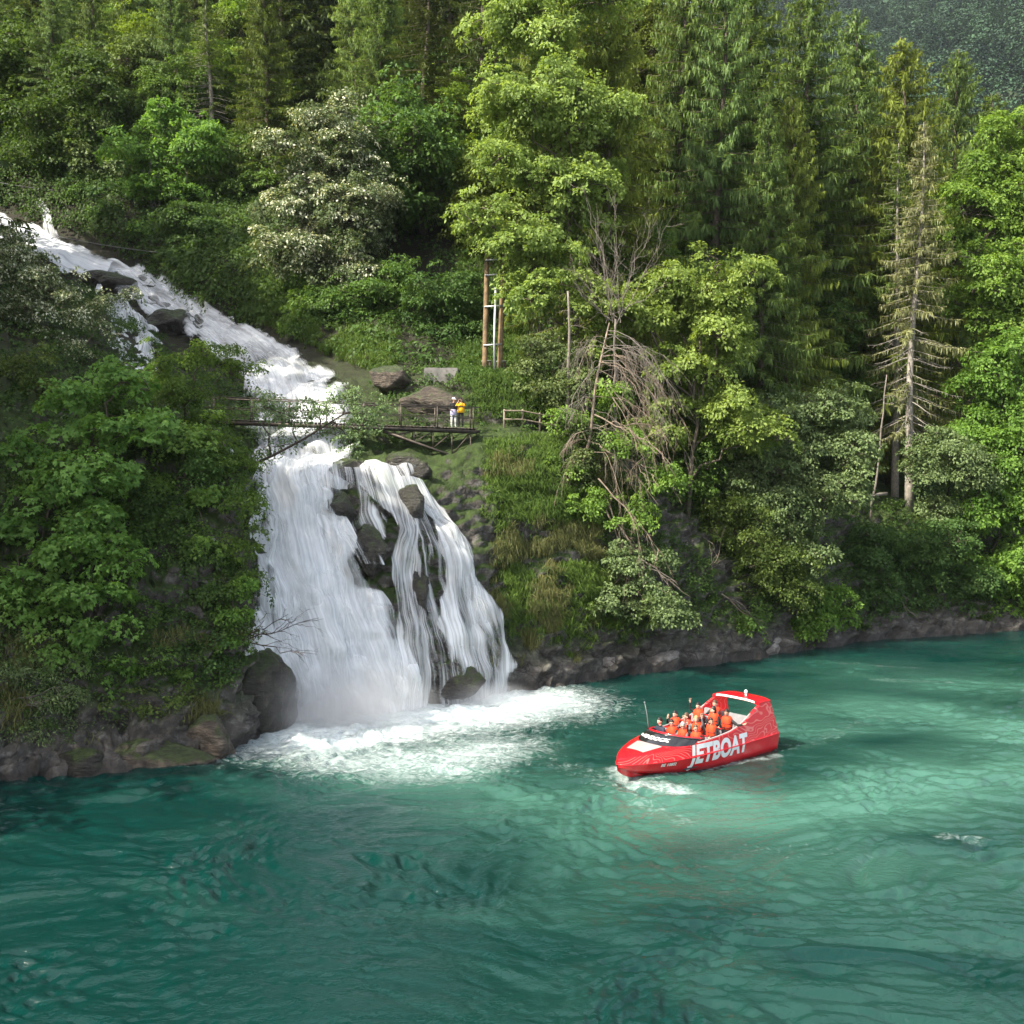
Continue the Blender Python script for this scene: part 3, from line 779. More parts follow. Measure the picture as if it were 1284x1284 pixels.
def spruce_meshes(seed, H=30.0, R=3.4, z0=2.5, weep=0.7, sparse=0.0, needle='spruce', twig=0.085, step=0.42, lower_dead=0.0, bend=0.0):
    r_ = np.random.default_rng(seed)
    t = MB(); b = MB()
    zs = np.linspace(-0.5, H, 14)
    ben = lambda z: np.stack([bend * (z / H) ** 2 * H + 0.0 * z, 0.02 * np.sin(z * .2) * z, z], -1)
    t.tube(ben(zs), 0.0115 * H * (1 - np.clip(zs / H, 0, 1)) ** .8 + 0.02, 8)
    z = z0; az = 0
    P, A, Nn, LL, VV = [], [], [], [], []
    while z < H - 0.1:
        f = (z - z0) / (H - z0)
        lump = 1 + .25 * math.sin(z * 1.1 + seed) * (1 - f)
        Lm = R * (1 - f) ** .68 * (0.55 + .45 * min(1, (f + .12) * 6)) * lump + .25
        nb = r_.integers(4, 7)
        for k in range(nb):
            az += 2.39996 + r_.normal(0, .3)
            if r_.random() < sparse: continue
            L = Lm * r_.uniform(.6, 1.2)
            dead = r_.random() < lower_dead * max(0, 1 - f * 2.2)
            d = np.array([math.cos(az), math.sin(az), 0]); sd = np.array([-d[1], d[0], 0])
            s = np.linspace(0, 1, 6)
            rise = .35 * f - .25
            zz = L * (rise * s - .38 * (1 - f * .6) * s ** 2 + .22 * s ** 4)
            o = ben(np.array([z + r_.uniform(-.15, .15)]))[0]
            pts = o + d * (L * s)[:, None] + np.array([0, 0, 1.0]) * zz[:, None]
            t.tube(pts, np.linspace(.008 * H * (1 - f) * .22 + .012, .008, 6), 3, cap=False)
            if dead:
                for q in range(int(L * 3)):
                    sx = r_.uniform(.3, 1); pp = np.array([np.interp(sx, s, pts[:, i]) for i in range(3)])
                    t.tube([pp, pp + (sd * r_.choice([-1, 1]) * .5 + d * .3) * r_.uniform(.2, .6) - np.array([0, 0, .2])], [.01, .005], 3, cap=False)
                continue
            m = int(L * 23 * (1 - .3 * sparse)) + 6
            u = r_.random(m) ** .75
            base = np.stack([np.interp(u, s, pts[:, i]) for i in range(3)], -1)
            sgn = r_.choice([-1., 1.], m)
            w = r_.random(m)
            hang = w < weep * .75
            dirv = sd * sgn[:, None] * np.where(hang, .35, 1.0)[:, None] + d * r_.uniform(.2, .9, m)[:, None] * np.where(hang, .5, 1)[:, None]
            dirv[:, 2] += np.where(hang, -1.25, -.15) + r_.normal(0, .15, m)
            ln = (0.22 + .26 * (L / 3) * (1 - u * .5)) * r_.uniform(.6, 1.5, m) * np.where(hang, 1.25, 1.0)
            P.append(base + r_.normal(0, .04, (m, 3))); A.append(dirv)
            Nn.append(np.where(hang[:, None], d + r_.normal(0, .6, (m, 3)), np.array([0, 0, 1.]) + r_.normal(0, .35, (m, 3))))
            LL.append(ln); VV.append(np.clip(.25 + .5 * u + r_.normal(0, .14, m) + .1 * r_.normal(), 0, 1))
        z += step * r_.uniform(.7, 1.3) * (1 - .35 * f)
    P, A, Nn, LL, VV = map(np.concatenate, (P, A, Nn, LL, VV))
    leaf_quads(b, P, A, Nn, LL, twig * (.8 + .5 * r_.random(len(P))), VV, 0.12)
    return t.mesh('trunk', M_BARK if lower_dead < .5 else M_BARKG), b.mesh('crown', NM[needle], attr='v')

SPR = {
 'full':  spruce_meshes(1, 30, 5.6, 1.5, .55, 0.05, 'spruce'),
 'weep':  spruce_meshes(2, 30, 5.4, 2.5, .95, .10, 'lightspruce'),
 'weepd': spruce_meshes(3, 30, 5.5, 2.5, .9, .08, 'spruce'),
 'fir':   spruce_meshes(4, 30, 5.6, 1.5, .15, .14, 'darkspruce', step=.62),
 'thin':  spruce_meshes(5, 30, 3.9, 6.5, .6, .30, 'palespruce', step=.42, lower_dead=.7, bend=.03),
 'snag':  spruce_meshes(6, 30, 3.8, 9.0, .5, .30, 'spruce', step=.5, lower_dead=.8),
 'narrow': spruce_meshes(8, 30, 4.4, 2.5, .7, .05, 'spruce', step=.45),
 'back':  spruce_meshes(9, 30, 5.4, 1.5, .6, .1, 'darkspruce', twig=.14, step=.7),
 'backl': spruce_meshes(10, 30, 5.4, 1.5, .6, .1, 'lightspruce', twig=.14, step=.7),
}
def spruce(kind, label, px, D, top_py=None, Hm=None, wide=1.0, rot=None, group=None, cat='spruce', name='spruce_tree'):
    base = foot(px, D); base[2] -= .2
    H = Hm or (at(px, top_py, D)[2] - base[2])
    s = H / 30.0
    root = thing(name, label, cat, base, rot if rot is not None else (px * .7 + D) % 6.28, group)
    wv = wide * min(1.25, max(.75, s ** -.25))
    root.scale = (s * wv, s * wv, s)
    for nm, me in zip(('trunk', 'crown'), SPR[kind]): link(nm, me, root)
    return root

# ------------------------------------------------------------------ conifers, right to left as they stand on the hillside
G1 = 'tall conifers on the hillside'
spruce('thin', 'thin pale spruce with a bare lower trunk standing near the right shore', 1140, 83, 152, wide=.95, group=G1, rot=.4)
spruce('weep', 'broad yellow-green weeping spruce whose tip stands against the far hillside', 1118, 92, 46, wide=1.35, group=G1)
spruce('weepd', 'darker spruce half hidden behind the right edge of the yellow-green weeping spruce', 1196, 104, 62, wide=1.2, group=G1)
spruce('snag', 'spruce with a straight grey bare lower trunk left of the thin pale spruce', 1122, 87, 180, wide=.9, group=G1)
spruce('full', 'tall spruce whose top runs out of the picture just left of the far hillside gap', 1010, 90, -45, wide=1.15, group=G1)
spruce('weep', 'yellow-green spruce in front of the tallest spruce by the hillside gap', 985, 84, 118, wide=.95, group=G1)
spruce('weepd', 'drooping green spruce directly above the bright maple on the right', 898, 82, -70, wide=1.0, group=G1)
spruce('full', 'green spruce with a reddish bare stem, behind and right of the bright maple', 955, 80, 130, wide=.9, group=G1)
spruce('weepd', 'tall spruce rising behind the bare grey brush, its top outside the picture', 850, 84, -110, wide=1.0, group=G1)
spruce('weep', 'tall pale weeping spruce with its trunk showing above the dead tree', 760, 74, -60, wide=1.15, group=G1)
spruce('fir', 'dark fir of wide flat boughs with its trunk showing left of the twin poles', 532, 88, -60, wide=1.25, group=G1, cat='fir', name='fir_tree')
spruce('fir', 'darkest fir at the top centre between the flat-boughed fir and the bright maple', 605, 98, -120, wide=1.1, group=G1, cat='fir', name='fir_tree')
spruce('weep', 'sunlit weeping spruce behind the top of the white-blossomed tree', 448, 100, -60, wide=.95, group=G1)
spruce('narrow', 'slim dark spruce at the back between the sunlit weeping spruce and the flat-boughed fir', 490, 104, -50, wide=.9, group=G1)
spruce('narrow', 'spruce with a leaning dark trunk, leftmost of the pair above the cascade', 163, 112, -60, wide=1.1, group=G1)
spruce('narrow', 'straight spruce, rightmost of the pair above the cascade', 182, 122, -90, wide=1.0, group=G1)
spruce('fir', 'dark fir in the top left corner beside the wooden house', 30, 122, -20, wide=1.0, group=G1, cat='fir', name='fir_tree')
spruce('fir', 'tall dark conifer behind the bright saplings of the upper left', 250, 122, -60, wide=1.1, group=G1, cat='fir', name='fir_tree')
spruce('fir', 'dark conifer filling the shady gap behind the thin pale spruce', 1070, 100, 150, wide=1.2, group=G1, cat='fir', name='fir_tree')
spruce('full', 'dark spruce in the shade between the bright maple and the snag trunk', 1020, 98, 210, wide=1.1, group=G1)

spruce('full', 'tall green spruce between the tallest spruce and the one above the bright maple', 945, 96, -85, wide=1.2, group=G1)
spruce('weepd', 'spruce right of the tallest one, its tip just under the far hillside', 1062, 100, 12, wide=1.25, group=G1)
spruce('weep', 'sunlit spruce tucked behind the left side of the yellow-green weeping spruce', 1085, 106, 70, wide=1.2, group=G1)
spruce('full', 'small spruce at the right below the far hillside, behind the big bright maple', 1232, 112, 118, wide=1.3, group=G1)
spruce('weepd', 'tall spruce between the dead grey brush and the tall pale weeping spruce', 805, 92, -120, wide=1.15, group=G1)
spruce('weep', 'lit spruce behind the top of the tall maple by the twin poles', 690, 90, -120, wide=1.1, group=G1)
spruce('narrow', 'slim spruce rising out of the leafy trees at the upper left', 95, 112, -30, wide=1.1, group=G1)
spruce('weepd', 'spruce behind the layered leafy tree, left of the sunlit weeping spruce', 335, 118, -60, wide=1.1, group=G1)
spruce('weepd', 'spruce with its dark trunk rising behind the grey-green bushy tree at the upper left', 128, 104, -40, wide=1.0, group=G1)
spruce('snag', 'bare-stemmed spruce in the shade right of the bright saplings', 268, 100, -20, wide=1.1, group=G1)
spruce('narrow', 'slim spruce just left of the spruce rising behind the grey-green bushy tree', 72, 103, -60, wide=1.0, group=G1)
spruce('weepd', 'drooping spruce rising straight behind the bright green saplings', 222, 102, -50, wide=1.0, group=G1)
spruce('narrow', 'slim tall spruce rising behind the left side of the white-blossomed tree', 338, 96, -60, wide=1.1, group=G1)
spruce('full', 'tall spruce rising behind the right side of the white-blossomed tree', 478, 94, -70, wide=1.0, group=G1)
# the wood behind: rank upon rank up the slope
G2 = 'spruces of the wood behind'
LB = 'spruce in the crowded ranks of the wood behind the front trees'
kinds = ['back', 'back', 'backl', 'back']
r2 = np.random.default_rng(5)
i = 0
for D, pxs in ((112, range(300, 1010, 62)), (128, range(-60, 1000, 66)), (148, range(-80, 960, 72)), (172, range(-90, 900, 80))):
    for px in pxs:
        q = px + r2.uniform(-22, 22); d_ = D + r2.uniform(-6, 6)
        Hm = r2.uniform(22, 34) * (0.8 if q > 900 else 1)
        spruce(kinds[int(r2.integers(0, 4))], LB, q, d_, Hm=Hm, wide=r2.uniform(1.0, 1.5), rot=r2.uniform(0, 6), group=G2)
G3 = 'trees on the lower slope at the right'
for k, (px, D, Hm, kd) in enumerate(((1225, 122, 24, 'backl'), (1262, 140, 27, 'backl'), (1300, 118, 24, 'backl'), (1215, 150, 26, 'back'), (1175, 135, 25, 'back'), (1150, 150, 27, 'back'), (1090, 140, 25, 'back'), (1240, 170, 24, 'backl'), (1290, 165, 26, 'backl'), (1330, 145, 26, 'back'), (1120, 118, 24, 'back'), (1060, 120, 28, 'back'))):
    spruce(kd, 'spruce behind the right-hand shore trees, below the far hillside', px, D, Hm=Hm, wide=1.4, rot=k, group=G3)

# ------------------------------------------------------------------ broad-leaved trees
leafy('maple_tree', 'tall sunlit maple whose fresh leaves hang over the tops of the twin poles', 'maple', (716, 69),
      [(700, 40, 72, 70, 70), (655, 140, 69, 58, 46), (720, 150, 70, 60, 60), (640, 205, 68, 40, 30), (700, 235, 69, 64, 44), (612, 285, 66.5, 42, 24), (665, 300, 66.5, 46, 28), (665, 380, 66, 34, 34), (690, 330, 68, 45, 40), (725, 280, 70, 40, 40)],
      'fresh', 1, L=.24, clump=.66, count=62, trunk_r=.2)
leafy('maple_tree', 'rounded bright maple on the bank above the dead hanging branches', 'maple', (862, 68),
      [(890, 360, 67, 52, 40), (905, 415, 67, 45, 45), (850, 400, 68, 50, 46), (880, 470, 67.5, 56, 44), (800, 400, 67, 40, 34), (745, 375, 66, 44, 44), (735, 440, 66.5, 30, 30), (850, 540, 68, 60, 40), (920, 520, 68, 44, 44), (955, 545, 67.5, 46, 36)],
      'fresh', 2, L=.23, clump=.62, count=62, trunk_r=.18)
leafy('shrub', 'fresh green leaves sprouting among the hanging boughs of the dead tree', 'shrub', (745, 63),
      [(715, 530, 61.8, 24, 18), (790, 560, 61, 28, 20), (825, 600, 61.2, 30, 24), (745, 640, 60.8, 26, 22), (800, 655, 60.8, 26, 20), (700, 590, 61.6, 20, 22), (765, 500, 62.4, 26, 16)], 'maple', 26, L=.18, clump=.45, count=46, trunk_r=.05, fill=1.15)
leafy('shrub', 'pale feathery shrub left of the dead tree trunk, above the wooden fence', 'shrub', (700, 65.5),
      [(690, 440, 64.5, 42, 26), (712, 490, 64, 44, 26), (688, 475, 65, 40, 22), (730, 550, 62.5, 26, 40), (725, 590, 62, 24, 28)], 'grey', 3, L=.17, clump=.5, count=50, trunk_r=.07)
leafy('whitebeam_tree', 'large grey-green tree leaning out over the bank right of the dead branches', 'tree', (960, 74),
      [(1040, 520, 71, 46, 28), (1010, 545, 71, 62, 44), (1060, 580, 70, 46, 40), (985, 600, 70.5, 60, 50), (1035, 640, 69.5, 46, 44), (960, 650, 69.5, 54, 44), (1000, 690, 69, 48, 40), (940, 600, 70, 40, 40)],
      'grey', 4, L=.20, clump=.6, count=62, trunk_r=.17)
leafy('shrub', 'light green shrub with yellow tips hanging low above the shore rocks', 'shrub', (965, 71.5),
      [(925, 670, 68.5, 40, 44), (960, 715, 68, 44, 40), (1000, 745, 68.5, 40, 26), (900, 650, 68, 34, 44), (985, 700, 68.5, 50, 36)], 'olive', 5, L=.18, clump=.55, count=55, trunk_r=.09)
leafy('shrub', 'vivid yellow-green bush touching the water below the grey-green tree', 'shrub', (1010, 71.5),
      [(1030, 775, 70.5, 38, 24), (1000, 790, 70, 36, 20), (1045, 750, 71, 26, 18)], 'shade', 6, L=.2, clump=.5, count=55, trunk_r=.06)
leafy('shrub', 'grey-green bushy shrub below the thin pale spruce', 'shrub', (1195, 84),
      [(1190, 565, 79, 42, 26), (1210, 595, 79, 36, 32), (1165, 600, 79.5, 34, 34), (1185, 640, 79.5, 30, 26), (1150, 575, 80, 26, 20)], 'grey', 7, L=.20, clump=.6, count=60, trunk_r=.09)
leafy('shrub', 'fresh green bush hanging over the shore rock nearest the red boat', 'shrub', (795, 62.5),
      [(790, 735, 60.5, 44, 30), (830, 765, 60, 44, 26), (765, 760, 60.5, 34, 26), (855, 782, 60, 24, 12), (800, 700, 61, 40, 24)], 'grey', 8, L=.17, clump=.5, count=60, trunk_r=.06)
leafy('maple_tree', 'big bright maple at the right edge of the photo, upper crown', 'maple', (1262, 90),
      [(1265, 215, 88, 42, 60), (1245, 290, 87, 54, 60), (1290, 310, 87, 50, 60), (1235, 370, 86, 46, 46), (1280, 400, 86, 52, 50), (1230, 250, 88, 30, 40), (1300, 180, 89, 40, 50)],
      'maple', 9, L=.27, clump=.75, count=66, trunk_r=.22)
leafy('maple_tree', 'deep green maple low at the right edge reaching down to the water', 'maple', (1268, 84),
      [(1255, 480, 82, 50, 50), (1290, 540, 81, 40, 50), (1240, 560, 81, 44, 46), (1265, 630, 80.5, 52, 50), (1230, 650, 80.5, 40, 46), (1280, 700, 80, 44, 46), (1240, 720, 80, 40, 40), (1300, 750, 80, 30, 30), (1268, 765, 79.5, 30, 18)],
      'shade', 10, L=.26, clump=.72, count=66, trunk_r=.2)
leafy('shrub', 'dark green shrubbery between the grey-green shrub and the right shore', 'shrub', (1150, 80),
      [(1160, 690, 78, 50, 40), (1110, 700, 77, 46, 34), (1190, 730, 79, 46, 36), (1130, 745, 77, 50, 24), (1080, 740, 75.5, 44, 30), (1200, 760, 79, 40, 18)], 'dark', 11, L=.2, clump=.6, count=55, trunk_r=.07)
leafy('tree', 'dull green leafy tree filling the shade under the yellow-green weeping spruce', 'tree', (1065, 92),
      [(1060, 420, 90, 44, 70), (1090, 500, 89, 40, 50), (1040, 480, 89, 30, 50)], 'green', 12, L=.22, clump=.7, count=50, trunk_r=.12)
leafy('whitebeam_tree', 'large rounded tree covered in whitish blossom right of the upper cascade', 'tree', (392, 80),
      [(425, 160, 80, 44, 36), (400, 205, 79, 52, 40), (450, 215, 80, 44, 46), (375, 265, 78, 46, 38), (430, 280, 78.5, 60, 50), (470, 300, 79, 34, 50), (400, 330, 78, 56, 40), (455, 350, 78, 46, 36), (350, 320, 77.5, 34, 30), (470, 260, 80, 30, 40)],
      'white', 13, L=.21, clump=.62, count=60, trunk_r=.16, bark=M_BARKD)
leafy('shrub', 'dark leafy bush at the foot of the flat-boughed fir, above the concrete block', 'shrub', (540, 75),
      [(545, 385, 74.5, 50, 40), (580, 380, 74.5, 36, 46), (510, 420, 74, 46, 30), (560, 430, 74, 50, 26), (590, 440, 73.5, 26, 26)], 'dark', 14, L=.2, clump=.6, count=55, trunk_r=.07)
leafy('shrub', 'green bush between the blossom tree and the dark bush above the falls', 'shrub', (470, 77),
      [(465, 385, 76, 46, 30), (430, 380, 76, 44, 26), (490, 360, 76.5, 34, 34), (455, 415, 75.5, 30, 18)], 'green', 15, L=.2, clump=.6, count=55, trunk_r=.07)
leafy('maple_tree', 'slender bright green maple saplings with thin pale stems above the upper cascade', 'maple', (205, 93),
      [(200, 155, 93, 40, 22), (190, 190, 92.5, 48, 22), (235, 190, 92.5, 40, 26), (175, 240, 92, 34, 14), (215, 232, 92, 40, 14), (255, 165, 93.5, 26, 20), (185, 290, 91.5, 16, 8)],
      'shade', 16, L=.28, clump=.72, count=55, trunk_r=.08, bark=M_BARKG, stems=[(0, 0), (-1.0, .2), (1.3, 0), (2.2, .3), (-.5, .5)], fill=.9, twigs=.3)
leafy('tree', 'grey-green bushy tree left of the bright saplings, over the top of the cascade', 'tree', (118, 101),
      [(115, 165, 100, 40, 26), (100, 195, 99.5, 34, 24), (140, 205, 99, 34, 22), (130, 225, 99, 24, 18)], 'grey', 17, L=.26, clump=.75, count=50, trunk_r=.1)
leafy('tree', 'sunlit leafy tree at the far upper left, beside the wooden house', 'tree', (62, 118),
      [(60, 55, 117, 34, 26), (90, 80, 117, 40, 34), (50, 110, 116, 40, 26), (110, 120, 116, 40, 30), (30, 130, 116, 30, 20)], 'olive', 18, L=.3, clump=.85, count=50, trunk_r=.14)
leafy('tree', 'bright leafy tree with layered boughs right of the pair of spruces', 'tree', (280, 108),
      [(310, 25, 110, 34, 34), (265, 80, 108, 44, 16), (300, 95, 107, 50, 30), (330, 130, 106, 40, 30), (285, 140, 106, 50, 36), (250, 130, 107, 30, 40), (320, 190, 104, 50, 36)], 'maple', 19, L=.28, clump=.8, count=54, trunk_r=.16)
leafy('tree', 'yellow-lit leafy tree high up between the layered tree and the weeping spruce', 'tree', (370, 112),
      [(360, 20, 112, 40, 44), (385, 70, 111, 36, 40), (350, 90, 111, 34, 36), (400, 20, 112, 36, 40), (375, 120, 110, 30, 26)], 'fresh', 20, L=.3, clump=.85, count=52, trunk_r=.15)
leafy('tree', 'shadowy green tree behind the saplings, right of the upper cascade', 'tree', (300, 98),
      [(290, 220, 97, 60, 40), (250, 250, 96, 50, 40), (320, 260, 95, 50, 40), (280, 290, 94, 50, 26), (230, 120, 100, 40, 40)], 'green', 21, L=.24, clump=.75, count=52, trunk_r=.12)
leafy('tree', 'leaning dark green tree on the right bank of the cascade, halfway up it', 'tree', (255, 92),
      [(215, 275, 90, 40, 26), (255, 290, 89, 40, 24), (235, 320, 87.5, 36, 16), (290, 315, 88, 40, 22)], 'dark', 27, L=.22, clump=.65, count=52, trunk_r=.09)
leafy('tree', 'shady green tree between the cascade head and the bushy grey-green tree', 'tree', (60, 108),
      [(40, 190, 106, 40, 24), (80, 215, 104, 36, 16), (0, 215, 105, 40, 20)], 'dark', 28, L=.25, clump=.7, count=50, trunk_r=.1)
leafy('shrub', 'dark bush overhanging the cascade above the right end of the footbridge', 'shrub', (405, 77),
      [(385, 385, 76, 36, 20), (410, 415, 75, 34, 16), (440, 440, 73.5, 26, 12), (365, 365, 78, 30, 16)], 'green', 29, L=.2, clump=.55, count=52, trunk_r=.06)
leafy('shrub', 'dark low bush left of the thin stream at the cascade head', 'shrub', (5, 101),
      [(8, 240, 99, 26, 16), (-20, 230, 99.5, 30, 16), (10, 262, 98, 22, 8)], 'dark', 44, L=.22, clump=.6, count=50, trunk_r=.05)
leafy('shrub', 'dark low bush right of the thin stream at the cascade head', 'shrub', (105, 100),
      [(100, 250, 97.5, 22, 16), (128, 275, 95.5, 26, 12), (150, 295, 94, 22, 10), (90, 280, 97, 10, 14)], 'green', 45, L=.22, clump=.55, count=50, trunk_r=.05)
for k_, (lab, fpx, fD, bl_, kd) in enumerate((
    ('green bush hanging over the waterline below the grey-green bushy shrub on the right', 1130, 78, [(1130, 775, 76.5, 34, 14), (1095, 778, 75.5, 26, 12), (1160, 768, 77.5, 30, 14)], 'green'),
    ('dark green bush hanging to the water just left of the deep green maple', 1205, 80.5, [(1200, 775, 79, 34, 14), (1225, 765, 79.3, 30, 18)], 'dark'),
    ('small light green shore bush between the fresh green bush and the yellow-green one', 930, 68, [(925, 785, 66.4, 28, 14), (950, 775, 67, 26, 16), (900, 770, 66, 24, 14)], 'green'),
    ('small dark bush at the waterline right of the yellow-green bush', 1065, 74.5, [(1065, 785, 73, 24, 10), (1050, 770, 73, 22, 14)], 'dark'))):
    leafy('shrub', lab, 'shrub', (fpx, fD), bl_, kd, 100 + k_, L=.19, clump=.5, count=54, trunk_r=.05, bark=M_BARKD)
leafy('shrub', 'dark mossy bush on the rock below the saplings, right of the cascade head', 'shrub', (120, 99),
      [(110, 245, 97, 36, 14), (150, 265, 95, 40, 16), (190, 300, 92, 34, 12), (85, 225, 99, 28, 10)], 'dark', 25, L=.22, clump=.6, count=50, trunk_r=.05, fill=.8)
leafy('shrub', 'low dark bushes on the bank right of the upper cascade', 'shrub', (270, 91),
      [(245, 330, 89, 40, 16), (290, 345, 87, 44, 22), (320, 365, 85, 36, 18), (345, 360, 84, 34, 24)], 'dark', 22, L=.22, clump=.65, count=52, trunk_r=.06)
leafy('tree', 'leafy tree in the light behind the tall pale weeping spruce', 'tree', (805, 88),
      [(800, 130, 88, 46, 50), (830, 200, 87, 44, 50), (790, 230, 86, 44, 40), (815, 60, 90, 40, 46), (830, 270, 85, 40, 40)], 'olive', 23, L=.24, clump=.75, count=52, trunk_r=.13)
leafy('tree', 'mid-green leafy tree behind the dead tree, under the tall spruces', 'tree', (800, 74),
      [(800, 470, 72, 50, 46), (830, 520, 71, 46, 40), (780, 540, 70.5, 44, 40), (770, 350, 74, 50, 44), (830, 330, 75, 40, 34), (870, 600, 69.5, 50, 44), (815, 610, 68.5, 40, 36)], 'green', 24, L=.2, clump=.62, count=54, trunk_r=.12)

# the left bank
leafy('maple_tree', 'big bright green maple on the left bank, leaves in broad layers', 'maple', (95, 47.5),
      [(150, 480, 46.4, 36, 26), (95, 500, 45.9, 46, 24), (180, 540, 45.4, 40, 26), (95, 545, 44.9, 52, 24), (40, 570, 44.4, 46, 22), (130, 590, 44.4, 50, 26), (60, 620, 43.9, 56, 26), (130, 650, 43.4, 50, 26), (20, 660, 43.4, 34, 26), (70, 690, 42.9, 48, 24), (150, 705, 42.9, 36, 18), (30, 740, 42.4, 36, 20), (110, 745, 42.4, 46, 16)],
      'shade', 30, L=.21, clump=.55, count=46, shape='lobed', trunk_r=.14, flat=.35, droop=.5, fill=1.05)
leafy('maple_tree', 'low bright maple branch near the water under the big left-bank maple', 'maple', (120, 43.6),
      [(130, 795, 42.3, 44, 18), (90, 830, 42, 34, 18), (60, 780, 42.3, 40, 20), (165, 835, 42.3, 32, 14), (20, 760, 42.3, 34, 24), (150, 745, 43.5, 36, 16)], 'shade', 31, L=.18, clump=.5, count=44, shape='lobed', trunk_r=.05, flat=.35)
leafy('shrub', 'leafy hawthorn-like tree on the left bank beside the side trickle', 'tree', (225, 51),
      [(250, 450, 52, 40, 20), (290, 470, 52, 34, 18), (230, 490, 51.5, 40, 26), (200, 470, 52, 26, 30), (240, 540, 51, 44, 30), (200, 580, 50, 36, 34), (275, 530, 51, 24, 18)],
      'green', 32, L=.13, clump=.45, count=62, trunk_r=.09, bark=M_BARKD)
leafy('tree', 'dark leaning bough with pale leaves reaching over the footbridge and the falls', 'tree', (284, 51.5),
      [(330, 510, 51, 26, 20), (365, 525, 50.5, 34, 18), (400, 515, 50.5, 30, 18), (435, 500, 50.5, 30, 12), (455, 525, 50.5, 30, 20), (420, 545, 50.5, 30, 14), (350, 560, 51, 24, 10), (480, 515, 50.5, 16, 10), (440, 560, 50.5, 18, 14)],
      'grey', 33, L=.13, clump=.38, count=32, trunk_r=.10, bark=M_BARKD, fill=.75, twigs=.35, spine_at=[(300, 590, 51.2), (340, 572, 50.8), (385, 548, 50.5), (430, 520, 50.3), (462, 508, 50.3)])
leafy('shrub', 'small-leaved bush covering the rock edge left of the main fall', 'shrub', (285, 48.5),
      [(312, 632, 47.6, 24, 34), (285, 600, 49, 34, 26), (312, 690, 47.2, 24, 30), (270, 560, 50, 34, 20), (240, 640, 48.5, 24, 30), (300, 735, 46.6, 26, 22), (305, 585, 50, 26, 16)], 'green', 34, L=.13, clump=.42, count=55, trunk_r=.05, bark=M_BARKD, fill=.9)
leafy('maple_tree', 'fresh green maple between the big left-bank maple and the main fall', 'maple', (235, 48.8),
      [(230, 560, 49, 40, 22), (200, 610, 48.5, 46, 22), (250, 630, 48.3, 40, 20), (215, 680, 47.6, 44, 22), (265, 700, 47.2, 34, 20), (190, 730, 46.6, 40, 18)],
      'maple', 43, L=.17, clump=.5, count=44, shape='lobed', trunk_r=.09, flat=.35, droop=.5)
for k_, (lab, fpx, fD, bl_, kd) in enumerate((
    ('bushy green shrub on the left bank under the fresh green maple, beside the side trickle', 205, 46.6, [(180, 690, 46.4, 50, 34), (140, 720, 45.6, 44, 32), (215, 740, 46, 40, 30), (170, 770, 45, 50, 28)], 'green'),
    ('leafy green shrub low on the left bank above the cracked brown rock', 175, 44.6, [(150, 830, 43.6, 46, 28), (200, 845, 44, 44, 26), (110, 850, 43.2, 40, 26), (235, 850, 44.6, 34, 22)], 'green'),
    ('light green bush at the far left edge beneath the big maple', 40, 43.8, [(40, 780, 43.4, 50, 36), (-10, 840, 42.6, 40, 40), (80, 800, 43, 44, 30)], 'maple'),
    ('dark bush on the left bank just above the small cracked rock at its tip', 255, 45.6, [(255, 850, 45, 30, 18), (270, 815, 45.3, 26, 22), (230, 885, 44.4, 24, 14)], 'dark'),
    ('green bush tumbling down the rock left of the lip of the falls', 265, 49.6, [(255, 600, 49, 40, 34), (225, 560, 49.6, 36, 30), (285, 630, 48.6, 24, 26)], 'green'))):
    leafy('shrub', lab, 'shrub', (fpx, fD), bl_, kd, 90 + k_, L=.14, clump=.46, count=58, trunk_r=.05, bark=M_BARKD)
leafy('shrub', 'dense dark bush above the big wet boulder', 'shrub', (240, 46.5),
      [(230, 720, 46.3, 44, 36), (270, 760, 46, 36, 30), (200, 760, 45.6, 46, 36), (250, 800, 45.5, 44, 24), (215, 830, 44.8, 50, 26), (165, 790, 45, 34, 36), (290, 790, 45.8, 26, 22), (220, 665, 47.5, 40, 34), (180, 650, 47, 30, 36)], 'dark', 35, L=.14, clump=.48, count=60, trunk_r=.07, bark=M_BARKD)
leafy('shrub', 'bright green twigs hanging beside the main fall above the bare branch', 'shrub', (278, 46.8),
      [(300, 745, 45.8, 22, 16), (285, 780, 45.4, 26, 14), (300, 810, 45.2, 22, 10)], 'shade', 36, L=.15, clump=.4, count=45, trunk_r=.04)
leafy('shrub', 'grey-green willow bush at the left edge by the water', 'shrub', (30, 42.5),
      [(30, 850, 41.5, 50, 40), (80, 880, 41.5, 44, 30), (20, 910, 41, 46, 30), (-10, 800, 42, 36, 40), (60, 925, 41, 40, 18), (110, 900, 42, 34, 22)], 'grey', 37, L=.12, W=.04, clump=.45, count=62, trunk_r=.05)
leafy('shrub', 'olive undershrub on the left bank just above the waterline rocks', 'shrub', (150, 43.5),
      [(150, 880, 42.8, 44, 22), (195, 890, 43.2, 40, 18), (110, 860, 43, 34, 22), (235, 880, 44, 24, 18), (160, 920, 42.4, 30, 10)], 'olive', 38, L=.12, clump=.42, count=56, trunk_r=.04)
leafy('shrub', 'shrub smothered in cream blossom on the left rock, below the upper cascade', 'shrub', (35, 57),
      [(20, 330, 57, 34, 26), (50, 355, 56.5, 38, 24), (30, 385, 56, 44, 22), (85, 375, 56.5, 24, 18), (-5, 400, 56, 30, 26), (10, 300, 58, 24, 16)], 'white', 39, L=.14, clump=.42, count=64, trunk_r=.06)
